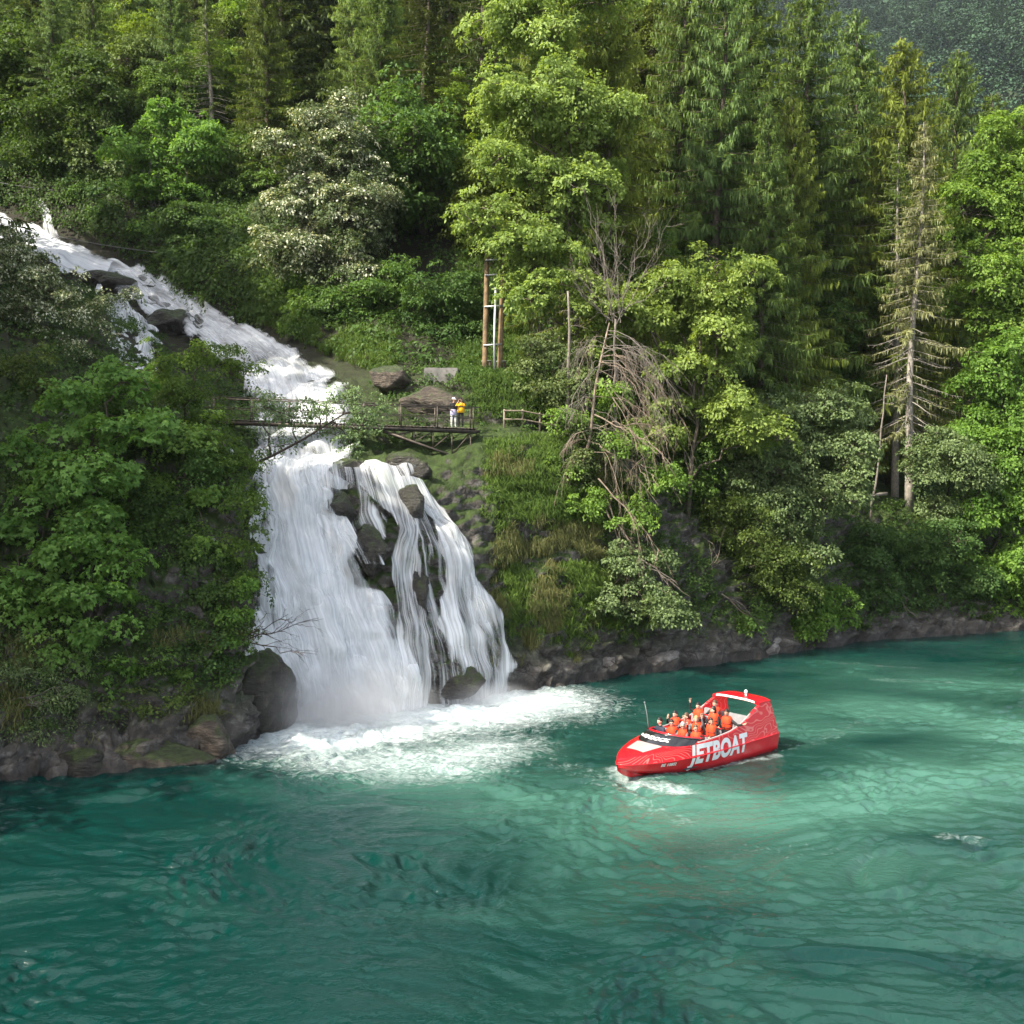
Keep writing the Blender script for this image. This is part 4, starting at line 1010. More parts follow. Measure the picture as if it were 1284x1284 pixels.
leafy('shrub', 'sparse cream-blossomed shrub on the mossy rock left of the side trickle', 'shrub', (105, 56.5),
      [(115, 400, 56.5, 30, 14), (80, 425, 55.8, 30, 14), (130, 380, 57, 24, 10), (160, 375, 57.5, 16, 8), (60, 450, 55, 34, 14), (105, 450, 55, 28, 14)], 'white', 40, L=.13, clump=.42, count=50, trunk_r=.04, fill=.8)
leafy('shrub', 'mid-green shrub above the big maple at the far left edge', 'shrub', (20, 52),
      [(15, 470, 51, 34, 30), (50, 490, 50.5, 30, 20), (5, 520, 50, 34, 26), (-20, 600, 48, 30, 60)], 'olive', 41, L=.14, clump=.46, count=56, trunk_r=.05)
leafy('shrub', 'dark understorey shrub behind the big left-bank maple', 'shrub', (120, 48.5),
      [(130, 540, 48.5, 60, 50), (60, 600, 47.5, 60, 50), (150, 640, 47, 60, 46), (60, 720, 46, 60, 50), (150, 740, 45.8, 50, 40), (60, 800, 44.5, 50, 36), (10, 720, 46, 40, 60)], 'dark', 42, L=.16, clump=.55, count=48, trunk_r=.08)

# leafy trees filling the lower storey of the wood, in ranks up the slope
G5 = 'leafy trees of the understorey behind'
PROTO = []
for k, kd in enumerate(('green', 'dark', 'olive', 'maple')):
    f = foot(400 + k, 110)
    pr = leafy('leafy_tree', 'leafy understorey tree among the spruces of the wood behind', 'tree', (400 + k, 110),
               [(400 + q[0], 600 - (f[2] - CAM_H) * F_PX / 110 + q[1], 110, q[2], q[3]) for q in ((0, -95, 44, 36), (-34, -62, 36, 30), (36, -70, 38, 34), (4, -40, 46, 26), (12, -125, 26, 24), (-20, -20, 40, 20))],
               kd, 70 + k, L=.3, clump=.85, count=44, trunk_r=.14, group=G5)
    PROTO.append(pr)
r3 = np.random.default_rng(12)
spots = [(px + r3.uniform(-16, 16), D + r3.uniform(-4, 4)) for D, a, c, st in ((101, 20, 260, 40), (98, 560, 1060, 44), (108, 0, 1010, 40), (120, -30, 1010, 48), (136, -60, 1000, 56), (158, -60, 960, 66), (128, 1060, 1330, 40), (150, 1080, 1340, 50), (86, 450, 660, 40), (90, 620, 1000, 44)) for px in range(a, c, st)]
spots = [z_ for k, z_ in enumerate(spots) if not (z_[0] < 470 and z_[1] < 128 and k % 2)]
for k, (px, D) in enumerate(spots):
    src = PROTO[int(r3.integers(0, 4))]
    loc = foot(px, D); loc[2] -= .2
    if k < 4:
        src = PROTO[k]; src.location = tuple(float(q) for q in loc)
    else: copy_thing(src, loc, r3.uniform(0, 6.28), r3.uniform(.6, 1.15))

# unseen trees added beyond the left edge, to shade the falls and the water
G4 = 'unseen shade trees added beyond the left edge'
for k, (px, D, Hm) in enumerate(SHADERS):
    spruce('back', 'unseen spruce added on the left bank outside the picture, for its shade', px, D, Hm=Hm, wide=1.6, rot=k, group=G4)

# ------------------------------------------------------------------ ground cover
TN = grid_normals(TERR)
def scatter(r_, n, mask):
    w = (mask * np.linalg.norm(np.cross(np.gradient(TERR, axis=0), np.gradient(TERR, axis=1)), axis=-1)).ravel()
    idx = r_.choice(len(w), n, p=w / w.sum())
    i, j = np.unravel_index(idx, mask.shape)
    i = np.clip(i, 0, mask.shape[0] - 2); j = np.clip(j, 0, mask.shape[1] - 2)
    u, v = r_.random(n)[:, None], r_.random(n)[:, None]
    p = (TERR[i, j] * (1 - u) + TERR[i + 1, j] * u) * (1 - v) + (TERR[i, j + 1] * (1 - u) + TERR[i + 1, j + 1] * u) * v
    return p, TN[i, j], PXG[i, j], TG[i, j]
# stream bed kept bare
def off_water():
    m = np.ones(TERR.shape[:2])
    m *= 1 - sstep(5.7, 5.95, TG) * (1 - sstep(7.05, 7.2, TG)) * (1 - sstep(455, 480, PXG)) * sstep(-200, -190, PXG)
    m *= 1 - sstep(296, 306, PXG) * (1 - sstep(600, 640, PXG)) * (1 - sstep(4.9, 5.3, TG))
    return m
OFFW = off_water()
view = sstep(-120, -60, PXG) * (1 - sstep(1340, 1400, PXG))
r4 = np.random.default_rng(31)
def tufts(name, mask, n, per, L, W, mat, seed, droop=.8, spread=.16, lean=.6):
    r_ = np.random.default_rng(seed)
    p, nr, px, tt = scatter(r_, n, mask)
    hue = fbm(p * .5, 3, seed) * .22 + .5
    P = np.repeat(p, per, 0) + r_.normal(0, spread, (n * per, 3)) * np.array([1, 1, .3])
    N = np.repeat(nr, per, 0)
    k = n * per
    ln = L * r_.uniform(.5, 1.3, k)
    d0 = norm(N * lean + np.array([0, 0, .8]) + r_.normal(0, .35, (k, 3)))
    out = norm(N * np.array([1, 1, 0]) + r_.normal(0, .5, (k, 3)) * np.array([1, 1, .2]))
    a = P + d0 * (ln * .5)[:, None]
    c = a + norm(out * .8 + np.array([0, 0, -droop]))* (ln * .55)[:, None]
    sd = norm(np.cross(d0, r_.normal(size=(k, 3)))) * (W * r_.uniform(.7, 1.3, k))[:, None]
    v = np.clip(np.repeat(hue, per) + r_.normal(0, .15, k), 0, 1)
    b = MB()
    b.add(np.stack([P - sd * .5, P + sd * .5, a + sd * .4, a - sd * .4], 1).reshape(-1, 3), np.arange(k * 4).reshape(k, 4), 0, np.repeat(v, 4))
    b.add(np.stack([a - sd * .4, a + sd * .4, c], 1).reshape(-1, 3), np.arange(k * 3).reshape(k, 3), 0, np.repeat(v, 3))
    return tag(b.build(name, mat, attr='v'), kind='stuff')
def blob(px, py0, rx, t0, t1):
    return sstep(px - rx * 1.2, px - rx * .8, PXG) * (1 - sstep(px + rx * .8, px + rx * 1.2, PXG)) * sstep(t0 - .2, t0 + .1, TG) * (1 - sstep(t1 - .1, t1 + .2, TG))
M_GRASS = leaf_mat('bank_grass', (0.035, 0.075, 0.010), (0.12, 0.19, 0.028), 0.35)
M_DRY = leaf_mat('hanging_sedge', (0.05, 0.06, 0.016), (0.16, 0.16, 0.05), 0.3)
M_FERN = leaf_mat('fern_and_bramble', (0.022, 0.052, 0.009), (0.075, 0.135, 0.024), 0.35)
patch = lambda s, k, lo: sstep(lo, lo + .25, fbm(TERR * s, 3, k))
gm = np.maximum.reduce([blob(665, 0, 75, 3.4, 4.9) * (.25 + patch(.35, 3, -.25)), blob(690, 0, 60, 2.2, 3.6) * patch(.4, 4, -.1), blob(610, 0, 40, 6.9, 8.15) * 1.2, blob(640, 0, 50, 6.2, 7.2) * .6])
tufts('grass', gm * OFFW, 5200, 14, .62, .035, M_GRASS, 51)
tufts('grass', np.maximum(blob(400, 0, 90, 7.0, 8.05) * patch(.3, 6, -.2), blob(740, 0, 60, 1.6, 4.2) * .4 * patch(.3, 7, 0)) * OFFW, 1800, 12, .7, .045, M_GRASS, 52)
tufts('sedge', np.maximum(blob(670, 0, 80, 1.6, 4.4) * patch(.5, 8, .0), blob(160, 0, 150, 1.7, 2.4) * .4 * patch(.4, 9, .15)) * OFFW, 2200, 12, .75, .03, M_DRY, 53, droop=1.6)
def cover(name, mask, n, L, mat, seed, r=.4, count=26):
    r_ = np.random.default_rng(seed)
    p, nr, px, tt = scatter(r_, n, mask)
    sc = np.clip(p[:, 1] / 70, .6, 1.8)
    b = MB()
    hue = np.clip(.5 + fbm(p * .3, 3, seed) * .3, 0, 1)
    clump_leaves(b, p + nr * .12 + np.array([0, 0, .15]) * sc[:, None], norm(nr + np.array([0, 0, .9])), r * sc * r_.uniform(.6, 1.4, n), count, L, L * .55, 'leaf', r_, hue, .5, .5)
    return tag(b.build(name, mat, attr='v'), kind='stuff')
cm = sstep(1.75, 2.2, TG) * view * OFFW * (1 - .8 * PATHM)
cm1 = cm * (1 - sstep(7.9, 8.2, TG)) * patch(.22, 11, -.35)
cover('undergrowth', cm1 * (1 - .75 * blob(660, 0, 90, 1, 5)), 7000, .16, M_FERN, 54)
cover('undergrowth', cm * sstep(7.0, 7.4, TG) * (1 - sstep(9.4, 9.8, TG)), 8000, .32, M_FERN, 55, r=.75, count=24)

cover('undergrowth', sstep(6.95, 7.15, TG) * (1 - sstep(8.3, 8.6, TG)) * sstep(-120, -60, PXG) * (1 - sstep(330, 380, PXG)), 2600, .28, M_FERN, 56, r=.6, count=24)

# ------------------------------------------------------------------ woods on the far hillsides
def far_wood(name, GV, n, size, hgt, mat, seed, per=60, conif=.6):
    r_ = np.random.default_rng(seed)
    r, c = GV.shape[:2]
    i, j = r_.integers(0, r - 1, n), r_.integers(0, c - 1, n)
    u, v = r_.random(n)[:, None], r_.random(n)[:, None]
    p = (GV[i, j] * (1 - u) + GV[i + 1, j] * u) * (1 - v) + (GV[i, j + 1] * (1 - u) + GV[i + 1, j + 1] * u) * v
    keep = (p[:, 2] > 1) & (p[:, 0] / p[:, 1] > .12) & (p[:, 0] / p[:, 1] < .62); p = p[keep]; n = len(p)
    con = r_.random(n) < conif
    h = hgt * r_.uniform(.6, 1.3, n)
    f = r_.random((n, per)); ph = r_.random((n, per)) * 6.283
    rc = np.where(con[:, None], h[:, None] * .19 * (1 - f) ** .8, h[:, None] * .34 * np.sqrt(np.clip(1 - (2 * f - 1) ** 2, 0, 1)))
    rad = rc * r_.uniform(.6, 1.1, (n, per))
    P = p[:, None] + np.stack([rad * np.cos(ph), rad * np.sin(ph), h[:, None] * np.where(con[:, None], .12 + .88 * f, .25 + .7 * f)], -1)
    ax = np.stack([np.cos(ph), np.sin(ph), -.5 + 0 * ph], -1) + r_.normal(0, .12, P.shape)
    nr = np.stack([np.cos(ph) * .5, np.sin(ph) * .5, .8 + 0 * ph], -1) + r_.normal(0, .12, P.shape)
    vv = np.clip(np.repeat(np.where(con, .2, .6) + r_.normal(0, .28, n), per) + r_.normal(0, .1, n * per), 0, 1)
    b = MB()
    leaf_quads(b, P.reshape(-1, 3), ax.reshape(-1, 3), nr.reshape(-1, 3), size * r_.uniform(.6, 1.4, n * per), size * .7, vv)
    return tag(b.build(name, mat, attr='v'), kind='stuff')
vis_f = FARV[:, :]
far_wood('forest', vis_f, 9000, 2.2, 27, leaf_mat('far_hillside_foliage', (0.010, 0.030, 0.014), (0.042, 0.088, 0.034), 0.12), 61, 220)  # leaf colour darkened to put the far hillside in shade
far_wood('forest', MIDV, 700, 1.5, 18, LM['olive'], 62, 260, .35)
# ------------------------------------------------------------------ footbridge
M_STEEL = plain('rusty_dark_steel', (0.075, 0.062, 0.052), 0.6, metal=0.5, noise=0.4, scale=5)
M_PLANK = plain('weathered_planks', (0.10, 0.085, 0.07), 0.85, noise=0.4, scale=4, bump=.3)
M_WOOD = plain('weathered_wood', (0.20, 0.165, 0.125), 0.85, noise=0.35, scale=4, bump=.3)
M_POLE = plain('tanned_pole_wood', (0.17, 0.115, 0.06), 0.85, noise=0.45, scale=2.2, bump=.4, col2=(0.065, 0.048, 0.03))
M_GALV = plain('galvanised_steel', (0.42, 0.44, 0.46), 0.45, metal=0.6, noise=0.15)
M_CONC = plain('old_concrete', (0.14, 0.135, 0.125), 0.9, noise=0.45, scale=1.6, bump=.4, col2=(0.08, 0.08, 0.075))
M_CABLE = plain('black_cable', (0.10, 0.10, 0.10), 0.6)
BA, BB = at(258, 525, 58.5), at(600, 537.5, 61.3)
BD = norm(BB - BA); BLEN = np.linalg.norm(BB - BA); BS = norm(np.cross(BD, np.array([0, 0, 1.0])))   # BS points to the viewer
if BS[1] > 0: BS = -BS
root = thing('footbridge', 'dark steel footbridge with thin railings crossing above the lip of the falls', 'footbridge', BA)
q = lambda s, o, z: BD * s + BS * o + np.array([0, 0, z])
b = MB()
for k in range(int(BLEN / .2)):
    s = k * .2
    b.bar(q(s + .09, -.65, -.03 + .004 * math.sin(k * 7.1)), q(s + .09, .65, -.03 + .004 * math.cos(k * 3.3)), .17, .05, 0)
b.build('deck', M_PLANK, root)
for o in (-.6, .6):
    b = MB(); b.bar(q(0, o, -.2), q(BLEN, o, -.2), .08, .16); b.build('girder', M_STEEL, root)
for o in (-.66, .66):
    b = MB(); b.tube([q(0, o, 1.2), q(BLEN, o, 1.2)], .04, 6); b.build('handrail', M_STEEL, root)
    b = MB(); b.tube([q(0, o, .62), q(BLEN, o, .62)], .028, 6); b.tube([q(0, o, .25), q(BLEN, o, .25)], .014, 6); b.build('railing_bar', M_STEEL, root)
    for k in range(8):
        s = .4 + k * (BLEN - .8) / 7
        b = MB(); b.bar(q(s, o, -.1), q(s, o, 1.2), .07, .07, 0, up=BD); b.build('railing_post', M_STEEL, root)
b = MB()
s0 = BLEN - 5.6
for o in (-.5, .5):
    zb = lambda s: -.35 - 1.75 * (s - s0) / 5.6
    b.bar(q(s0, o, -.35), q(BLEN - .3, o, -2.1), .09, .12)
    for k in range(5):
        s = s0 + 1.1 * (k + .6)
        b.bar(q(s, o, -.3), q(s, o, zb(s)), .06, .06, 0, up=BD)
        if k < 4: b.bar(q(s, o, zb(s)), q(s + 1.1, o, -.3), .05, .05)
for k in range(5):
    s = s0 + 1.1 * (k + .6); b.bar(q(s, -.5, -.35 - 1.7 * (s - s0) / 5.6), q(s, .5, -.35 - 1.7 * (s - s0) / 5.6), .05, .05)
b.build('truss', M_STEEL, root)

# ------------------------------------------------------------------ fence on the path
fa, fb, fc = foot(632, 63.0), foot(712, 64.5), foot(760, 66.0)
root = thing('wooden_fence', 'weathered wooden two-rail fence along the path right of the footbridge', 'fence', fa)
P = [fa * (1 - s) + fb * s for s in (0, .28, .55, .82, 1)] + [fc]
for p in P:
    p[2] = stand(p[0], p[1])
    b = MB(); b.tube([p - fa - np.array([0, 0, .3]), p - fa + np.array([.02, 0, 1.12])], [.07, .06], 7); b.build('post', M_WOOD, root)
for h in (1.02, .5):
    b = MB(); b.tube([p - fa + np.array([0, -.09, h]) for p in P], .05, 6); b.build('rail', M_WOOD, root)

# ------------------------------------------------------------------ twin poles
pl, pr = foot(607.5, 68), foot(626, 68)
root = thing('twin_utility_pole', 'pair of brown wooden poles joined by grey crossbars, standing above the footbridge', 'utility pole', pl)
tl, tr_ = at(611.5, 285, 68.2) - pl, at(632.5, 285, 68.2) - pl
o2 = pr - pl
for a, c in ((np.zeros(3), tl), (o2, tr_)):
    a = a - np.array([0, 0, .5]); h = np.linspace(0, 1, 9)[:, None]
    b = MB(); b.tube(a * (1 - h) + c * h, np.linspace(.185, .15, 9), 12); b.build('pole', M_POLE, root)
    b = MB(); b.tube([a + np.array([.33, .05, 0]), a + np.array([.35, .05, 1.4])], .09, 8); b.build('stub_post', M_BARKD, root)
    b = MB(); b.tube([a + np.array([-.2, -.05, 1.35]), a + np.array([.45, -.08, 1.38])], .022, 6); b.tube([a + np.array([-.2, .2, 1.35]), a + np.array([.45, .15, 1.38])], .022, 6); b.build('clamp', M_GALV, root)
for py in (300, 327, 346, 386, 435):
    f = (472 - py) / (472 - 285)
    a = tl * f; c = o2 + (tr_ - o2) * f
    b = MB(); b.bar(a + np.array([-.1, -.19, -.04]), c + np.array([.1, -.19, .06]), .05, .09); b.build('crossbar', M_GALV, root)
pp = foot(620.5, 67.6)
t_ = thing('grey_pipe', 'tall thin grey pipe standing between the twin brown poles', 'pipe', pp)
b = MB(); b.tube([np.array([0, 0, -.3]), np.array([-.04, 0, 2]), at(621.5, 362, 67.6) - pp], .075, 10); b.build('tube', M_GALV, t_)
b = MB(); b.tube([at(621.5, 363, 67.6) - pp, at(621.5, 361, 67.6) - pp], .095, 10); b.build('cap', M_GALV, t_)

# ------------------------------------------------------------------ concrete block
c0 = at(553, 481, 65.2)
bm = bmesh.new(); bmesh.ops.create_cube(bm, size=1, matrix=Matrix.Diagonal((2.15, 1.3, 1.0, 1)))
bmesh.ops.bevel(bm, geom=bm.edges[:], offset=.05, segments=2, affect='EDGES')
bmesh.ops.subdivide_edges(bm, edges=bm.edges[:], cuts=3, use_grid_fill=True)
for v in bm.verts:
    v.co += Vector([float(z) for z in fbm(np.array([v.co.x, v.co.y, v.co.z])[None] * 3, 3, 7) * .025]) if False else Vector((0, 0, float(fbm(np.array([[v.co.x, v.co.y, v.co.z]]) * 2.5, 3, 7)[0]) * .03))
me = bpy.data.meshes.new('concrete_block'); bm.to_mesh(me); bm.free(); me.materials.append(M_CONC)
o = link('concrete_block', me); o.location = (c0[0], c0[1] + .65, c0[2] + .5)
tag(o, 'old grey concrete block set in the rock above the footbridge', 'concrete block')

# ------------------------------------------------------------------ cables over the upper cascade
def cable(a, c, sag, label):
    b = MB(); p = curve_pts(a, c, -sag, 14); b.tube(p - a, .03, 5)
    o = b.build('cable', M_CABLE); o.location = tuple(float(k) for k in a)
    tag(o, label, 'cable', 'cables over the upper cascade')
cable(at(-80, 212, 97), at(165, 243, 97), .6, 'thin dark cable crossing just above the head of the cascade')
cable(at(-80, 185, 99), at(190, 214, 99), .5, 'topmost of the thin cables at the upper left, in front of the dark trees')
cable(at(70, 296, 91), at(330, 322, 84), .5, 'lowest thin cable, sagging over the bank right of the upper cascade')

# ------------------------------------------------------------------ wooden house in the corner
M_TIMBER = plain('dark_timber', (0.055, 0.036, 0.025), 0.85, noise=0.4, scale=3, bump=.3)
M_ROOF = plain('pale_grey_roof', (0.40, 0.40, 0.39), 0.8, noise=0.25, scale=2)
M_GLASS = plain('dark_window_glass', (0.02, 0.025, 0.03), 0.08, spec=.6)
hp = foot(-12, 128); hz = at(0, 52, 128)[2]
root = thing('wooden_house', 'dark timber house with a pale roof edge peeping out at the top left corner', 'house', (hp[0], hp[1], hz))
b = MB(); b.box((-6, 0, -6), (3.9, 8, 3.4))
b.add([[-6, 0, 3.4], [3.9, 0, 3.4], [-1.05, 0, 6.4], [-6, 8, 3.4], [3.9, 8, 3.4], [-1.05, 8, 6.4]], [[0, 1, 2], [3, 5, 4]], 0)
b.build('wall', M_TIMBER, root, smooth=False)
b = MB()
for sx, x0 in ((-1, -6.9), (1, 4.8)):
    b.bar((-1.05, 4, 6.55), (x0, 4, 2.9 + .1), 9.6, .22, 0)
b.build('roof', M_ROOF, root, smooth=False)
for x in (-3.2, -.4, 2.0):
    b = MB(); b.box((x - .5, -.06, .6), (x + .5, .02, 2.0)); w_ = b.build('window', M_TIMBER, root, smooth=False)
    b = MB(); b.box((x - .42, -.075, .68), (x + .42, -.05, 1.92)); b.build('pane', M_GLASS, w_, smooth=False)

# ------------------------------------------------------------------ dead wood
def dead_sprays(b, r_, o, d, L, rad, n, droop, split=2, wob=.35):
    """a bare bough with side twigs"""
    s = np.linspace(0, 1, 8)
    side = norm(np.cross(d, np.array([0, 0, 1.0])) + r_.normal(0, .1, 3))
    bend = r_.normal(0, wob)
    p = o + d * (L * s)[:, None] + np.array([0, 0, -1.0]) * (droop * L * s ** 2)[:, None] + side * (bend * L * .35 * s ** 2)[:, None]
    p[1:] += r_.normal(0, .02 * L, (7, 3))
    b.tube(p, rad * np.linspace(1, .25, 8), 4, cap=False)
    if split > 0:
        for k in range(n):
            f = r_.uniform(.2, .97); q = np.array([np.interp(f, s, p[:, i]) for i in range(3)])
            t = norm(np.array([np.interp(min(1, f + .1), s, p[:, i]) for i in range(3)]) - q + 1e-6)
            dd = norm(t + r_.normal(0, .55, 3) + np.array([0, 0, -.25 * (droop > 0)]))
            dead_sprays(b, r_, q, dd, L * r_.uniform(.22, .5) * (1.1 - f * .5), max(rad * .45, .008), max(2, n // 2), droop * .8, split - 1, wob)
r_ = np.random.default_rng(77)
base = foot(727, 62.2)
root = thing('dead_tree', 'bleached dead tree whose tangle of bare boughs hangs down the bank', 'dead tree', base)
D_ = 61.6
tr = [np.array([0, 0, -.3])] + [at(x, y, d) - base for x, y, d in ((739, 552, 61.6), (747, 483, 61.8), (757, 435, 62.2), (764, 405, 62.8))]
tp = resample(tr, 4)
b = MB(); b.tube(tp, np.linspace(.11, .04, len(tp)), 8); b.build('trunk', M_DEAD, root)
for k in range(40):
    f = r_.uniform(.15, .9)
    i = f * (len(tp) - 1); o = np.array([np.interp(i, np.arange(len(tp)), tp[:, j]) for j in range(3)])
    a = r_.choice([r_.normal(-.15, .5), r_.normal(math.pi + .3, .5)], p=[.68, .32])
    d = norm(np.array([math.cos(a), -.35 + .5 * math.sin(a), r_.normal(.05, .25)]))
    b = MB()
    dead_sprays(b, r_, o, d, r_.uniform(2.2, 4.6) * (1.15 if math.cos(a) > 0 else .75), r_.uniform(.016, .032), 8, r_.uniform(.5, 1.3), 2)
    b.build('bough', M_DEAD if k % 2 else M_DEADG, root)
for (x0, y0, x1, y1, dr) in ((752, 560, 850, 600, .5), (750, 600, 835, 680, .9), (757, 620, 820, 720, 1.0), (745, 520, 840, 560, .6), (760, 640, 800, 735, .7)):
    o = at(x0, y0, 61.2) - base; e = at(x1, y1, 60.2) - base
    b = MB(); dead_sprays(b, r_, o, norm(e - o), np.linalg.norm(e - o), .06, 9, .15, 2); b.build('bough', M_DEAD, root)
base = foot(768, 66)
root = thing('dead_shrub', 'spray of thin grey bare branches sweeping up above the dead tree', 'dead shrub', base)
o0 = at(772, 400, 64) - base
b = MB(); b.tube(curve_pts(np.zeros(3), o0, .1, 6, r_, .1), np.linspace(.12, .07, 6), 6); b.build('stem', M_DEADG, root)
for k in range(15):
    e = at(772 + r_.uniform(-70, 105), 300 + r_.uniform(-95, 70), 64 + r_.uniform(-1.5, 1.5)) - base
    b = MB(); dead_sprays(b, r_, o0 + r_.normal(0, .25, 3), norm(e - o0), np.linalg.norm(e - o0) * .8, .024, 7, -.12, 2, .25); b.build('branch', M_DEADG, root)
# bare branch in front of the falls
base = at(296, 806, 45.2)
root = thing('bare_branch', 'dark leafless branch reaching out from the left bank in front of the white water', 'branch', base)
for (x, y, dz) in ((395, 770, -.2), (398, 815, -.4), (360, 765, 0)):
    e = at(x, y, 44.8) - base
    b = MB(); dead_sprays(b, r_, np.zeros(3), norm(e), np.linalg.norm(e), .035, 8, .06, 2, .4); b.build('twig', M_BARKD, root)
base = at(-5, 885, 40.6)
root = thing('dead_branch', 'pale dead branch lying in the willow at the left edge', 'branch', base)
for (x, y) in ((75, 862), (60, 880)):
    e = at(x, y, 40.2) - base
    b = MB(); dead_sprays(b, r_, np.zeros(3), norm(e), np.linalg.norm(e), .035, 7, .0, 2, .4); b.build('twig', M_DEADG, root)
for (px, D, x1, y1, r0, lab) in ((713, 63.5, 712, 365, .13, 'slim grey dead trunk standing left of the dead tree'), (1092, 80, 1112, 470, .10, 'thin grey dead stem under the spruces right of the grey-green tree')):
    base = foot(px, D)
    root = thing('dead_tree', lab, 'dead tree', base)
    e = at(x1, y1, D) - base
    b = MB(); b.tube(curve_pts(np.array([0, 0, -.3]), e, .05, 9, r_, .06), np.linspace(r0, r0 * .45, 9), 8); b.build('trunk', M_DEADG, root)
    for k in range(9):
        f = r_.uniform(.3, .95); b = MB(); a = r_.uniform(0, 6.28)
        dead_sprays(b, r_, e * f, norm(np.array([math.cos(a), math.sin(a), .1])), r_.uniform(.5, 1.5), .02, 4, .3, 1); b.build('branch', M_DEADG, root)
a, c = at(1070, 628, 77.2), at(1112, 619, 79.2)
b = MB(); pts = curve_pts(np.zeros(3), c - a, .05, 6, r_, .05); b.tube(pts, np.linspace(.17, .13, 6), 9)
o = b.build('fallen_log', M_DEADG); o.location = tuple(float(k) for k in a); tag(o, 'pale fallen log wedged across the slope behind the grey-green tree', 'log')
for (x0, y0, x1, y1, D, lab) in ((800, 700, 865, 742, 60.4, 'crooked bleached branch hanging below the dead tree over the green bush'), (880, 745, 905, 660, 67, 'bare grey branches leaning up from the shore rock into the light shrub'), (905, 745, 965, 790, 66.6, 'thin bare branch trailing to the water right of the big grey slab'), (1095, 720, 1150, 770, 75.5, 'pale dead twigs on the dark shrubbery of the right shore')):
    a = at(x0, y0, D); e = at(x1, y1, D - .5) - a
    root = thing('dead_branch', lab, 'branch', a)
    for k in range(3):
        b = MB(); dead_sprays(b, r_, np.zeros(3), norm(e + r_.normal(0, .12, 3) * np.linalg.norm(e) * (k > 0)), np.linalg.norm(e) * (1 - .15 * k), .04, 5, .1, 1, .5); b.build('twig', M_DEAD if k == 0 else M_DEADG, root)
# ------------------------------------------------------------------ the red jet boat (x forward, y to port, z up from the water)
BOW_W, STERN_W = on_water(795, 973), np.array([10.45, 44.65, 0])
hd = norm((BOW_W - STERN_W) * np.array([1, 1, 0])); YAW = math.atan2(hd[1], hd[0])
BO = STERN_W + hd * 3.7
boat = thing('jet_boat', 'open red sightseeing jet boat with a raised stern arch, turning by the waterfall', 'boat', (BO[0], BO[1], 0.0), YAW)

def glossy(name, col, rough=0.22, spec=.5, coat=0.5, noise=0.06):
    t = NT(name)
    nz = t.n('TexNoise', {'Vector': t.n('TexCoord').outputs['Object'], 'Scale': 3.0, 'Detail': 4.0})
    c = t.mix(t.ramp(nz, [(.35, 0.0), (.7, 1.0)]), tuple(k * (1 - noise) for k in col), tuple(min(1, k * (1 + noise)) for k in col))
    return t.surf(t.n('BsdfPrincipled', {'Base Color': c, 'Roughness': rough, 'Specular IOR Level': spec, 'Coat Weight': coat, 'Coat Roughness': .08}))
M_RED = glossy('deep_red_hull_paint', (0.66, 0.007, 0.016))
M_DECKW = glossy('white_deck_paint', (0.34, 0.29, 0.28), .4)
M_BLACK = glossy('black_gloss', (0.012, 0.012, 0.014), .12)
M_SEAT = plain('light_grey_seat', (0.2, 0.2, 0.21), .6, noise=.1)
M_DARKIN = plain('dark_boat_interior', (0.035, 0.035, 0.04), .7)
M_WHITE = plain('white_lettering', (0.86, 0.86, 0.86), .5, noise=.03)
def contour_mat():
    t = NT('red_paint_with_contour_lines')
    oc = t.n('TexCoord').outputs['Object']
    n = t.n('TexNoise', {'Vector': t.n('VectorMath', {0: oc, 1: (.55, .2, 1.0)}, operation='MULTIPLY'), 'Scale': .85, 'Detail': 2.0, 'Roughness': .45, 'Distortion': .4})
    f = t.math('FRACT', t.math('MULTIPLY', n, 26.0))
    ln = t.ramp(t.math('ABSOLUTE', t.math('SUBTRACT', f, .5)), [(0.06, 1.0), (0.13, 0.0)])
    c = t.mix(t.math('MULTIPLY', ln, .55), (0.70, 0.012, 0.022), (0.86, 0.30, 0.26))
    return t.surf(t.n('BsdfPrincipled', {'Base Color': c, 'Roughness': .25, 'Coat Weight': .5, 'Coat Roughness': .08}))
M_CONT = contour_mat()

ST = np.array([  # x, half width at top, height of top, half width at knuckle, its height, half width at chine, its height, keel height
 [-3.70, 1.22, 2.00, 1.36, .74, 1.24, -.06, -.34],
 [-3.30, 1.20, 2.16, 1.38, .73, 1.25, -.06, -.34],
 [-2.80, 1.19, 2.14, 1.40, .72, 1.26, -.06, -.34],
 [-2.20, 1.22, 1.92, 1.41, .71, 1.26, -.06, -.34],
 [-1.60, 1.27, 1.62, 1.42, .70, 1.26, -.05, -.34],
 [-1.00, 1.32, 1.40, 1.42, .69, 1.26, -.05, -.34],
 [-0.40, 1.35, 1.27, 1.42, .68, 1.25, -.04, -.33],
 [0.40, 1.36, 1.20, 1.42, .67, 1.23, -.02, -.32],
 [1.20, 1.33, 1.15, 1.39, .66, 1.16, .01, -.30],
 [2.00, 1.22, 1.10, 1.28, .65, 1.00, .06, -.26],
 [2.70, 1.02, 1.04, 1.09, .64, .78, .12, -.20],
 [3.30, .76, .97, .83, .63, .54, .20, -.10],
 [3.80, .46, .90, .52, .62, .30, .30, .05],
 [4.15, .16, .84, .20, .61, .10, .42, .25],
 [4.25, .02, .80, .03, .60, .02, .48, .38]])
ST[:, 0] += np.clip(ST[:, 0] - 1, 0, None) * .16
xs = np.linspace(-3.7, ST[-1, 0], 80)
S = np.array([np.interp(xs, ST[:, 0], ST[:, k]) for k in range(8)]).T
for _ in range(2): S[1:-1, 1:] = .25 * S[:-2, 1:] + .5 * S[1:-1, 1:] + .25 * S[2:, 1:]
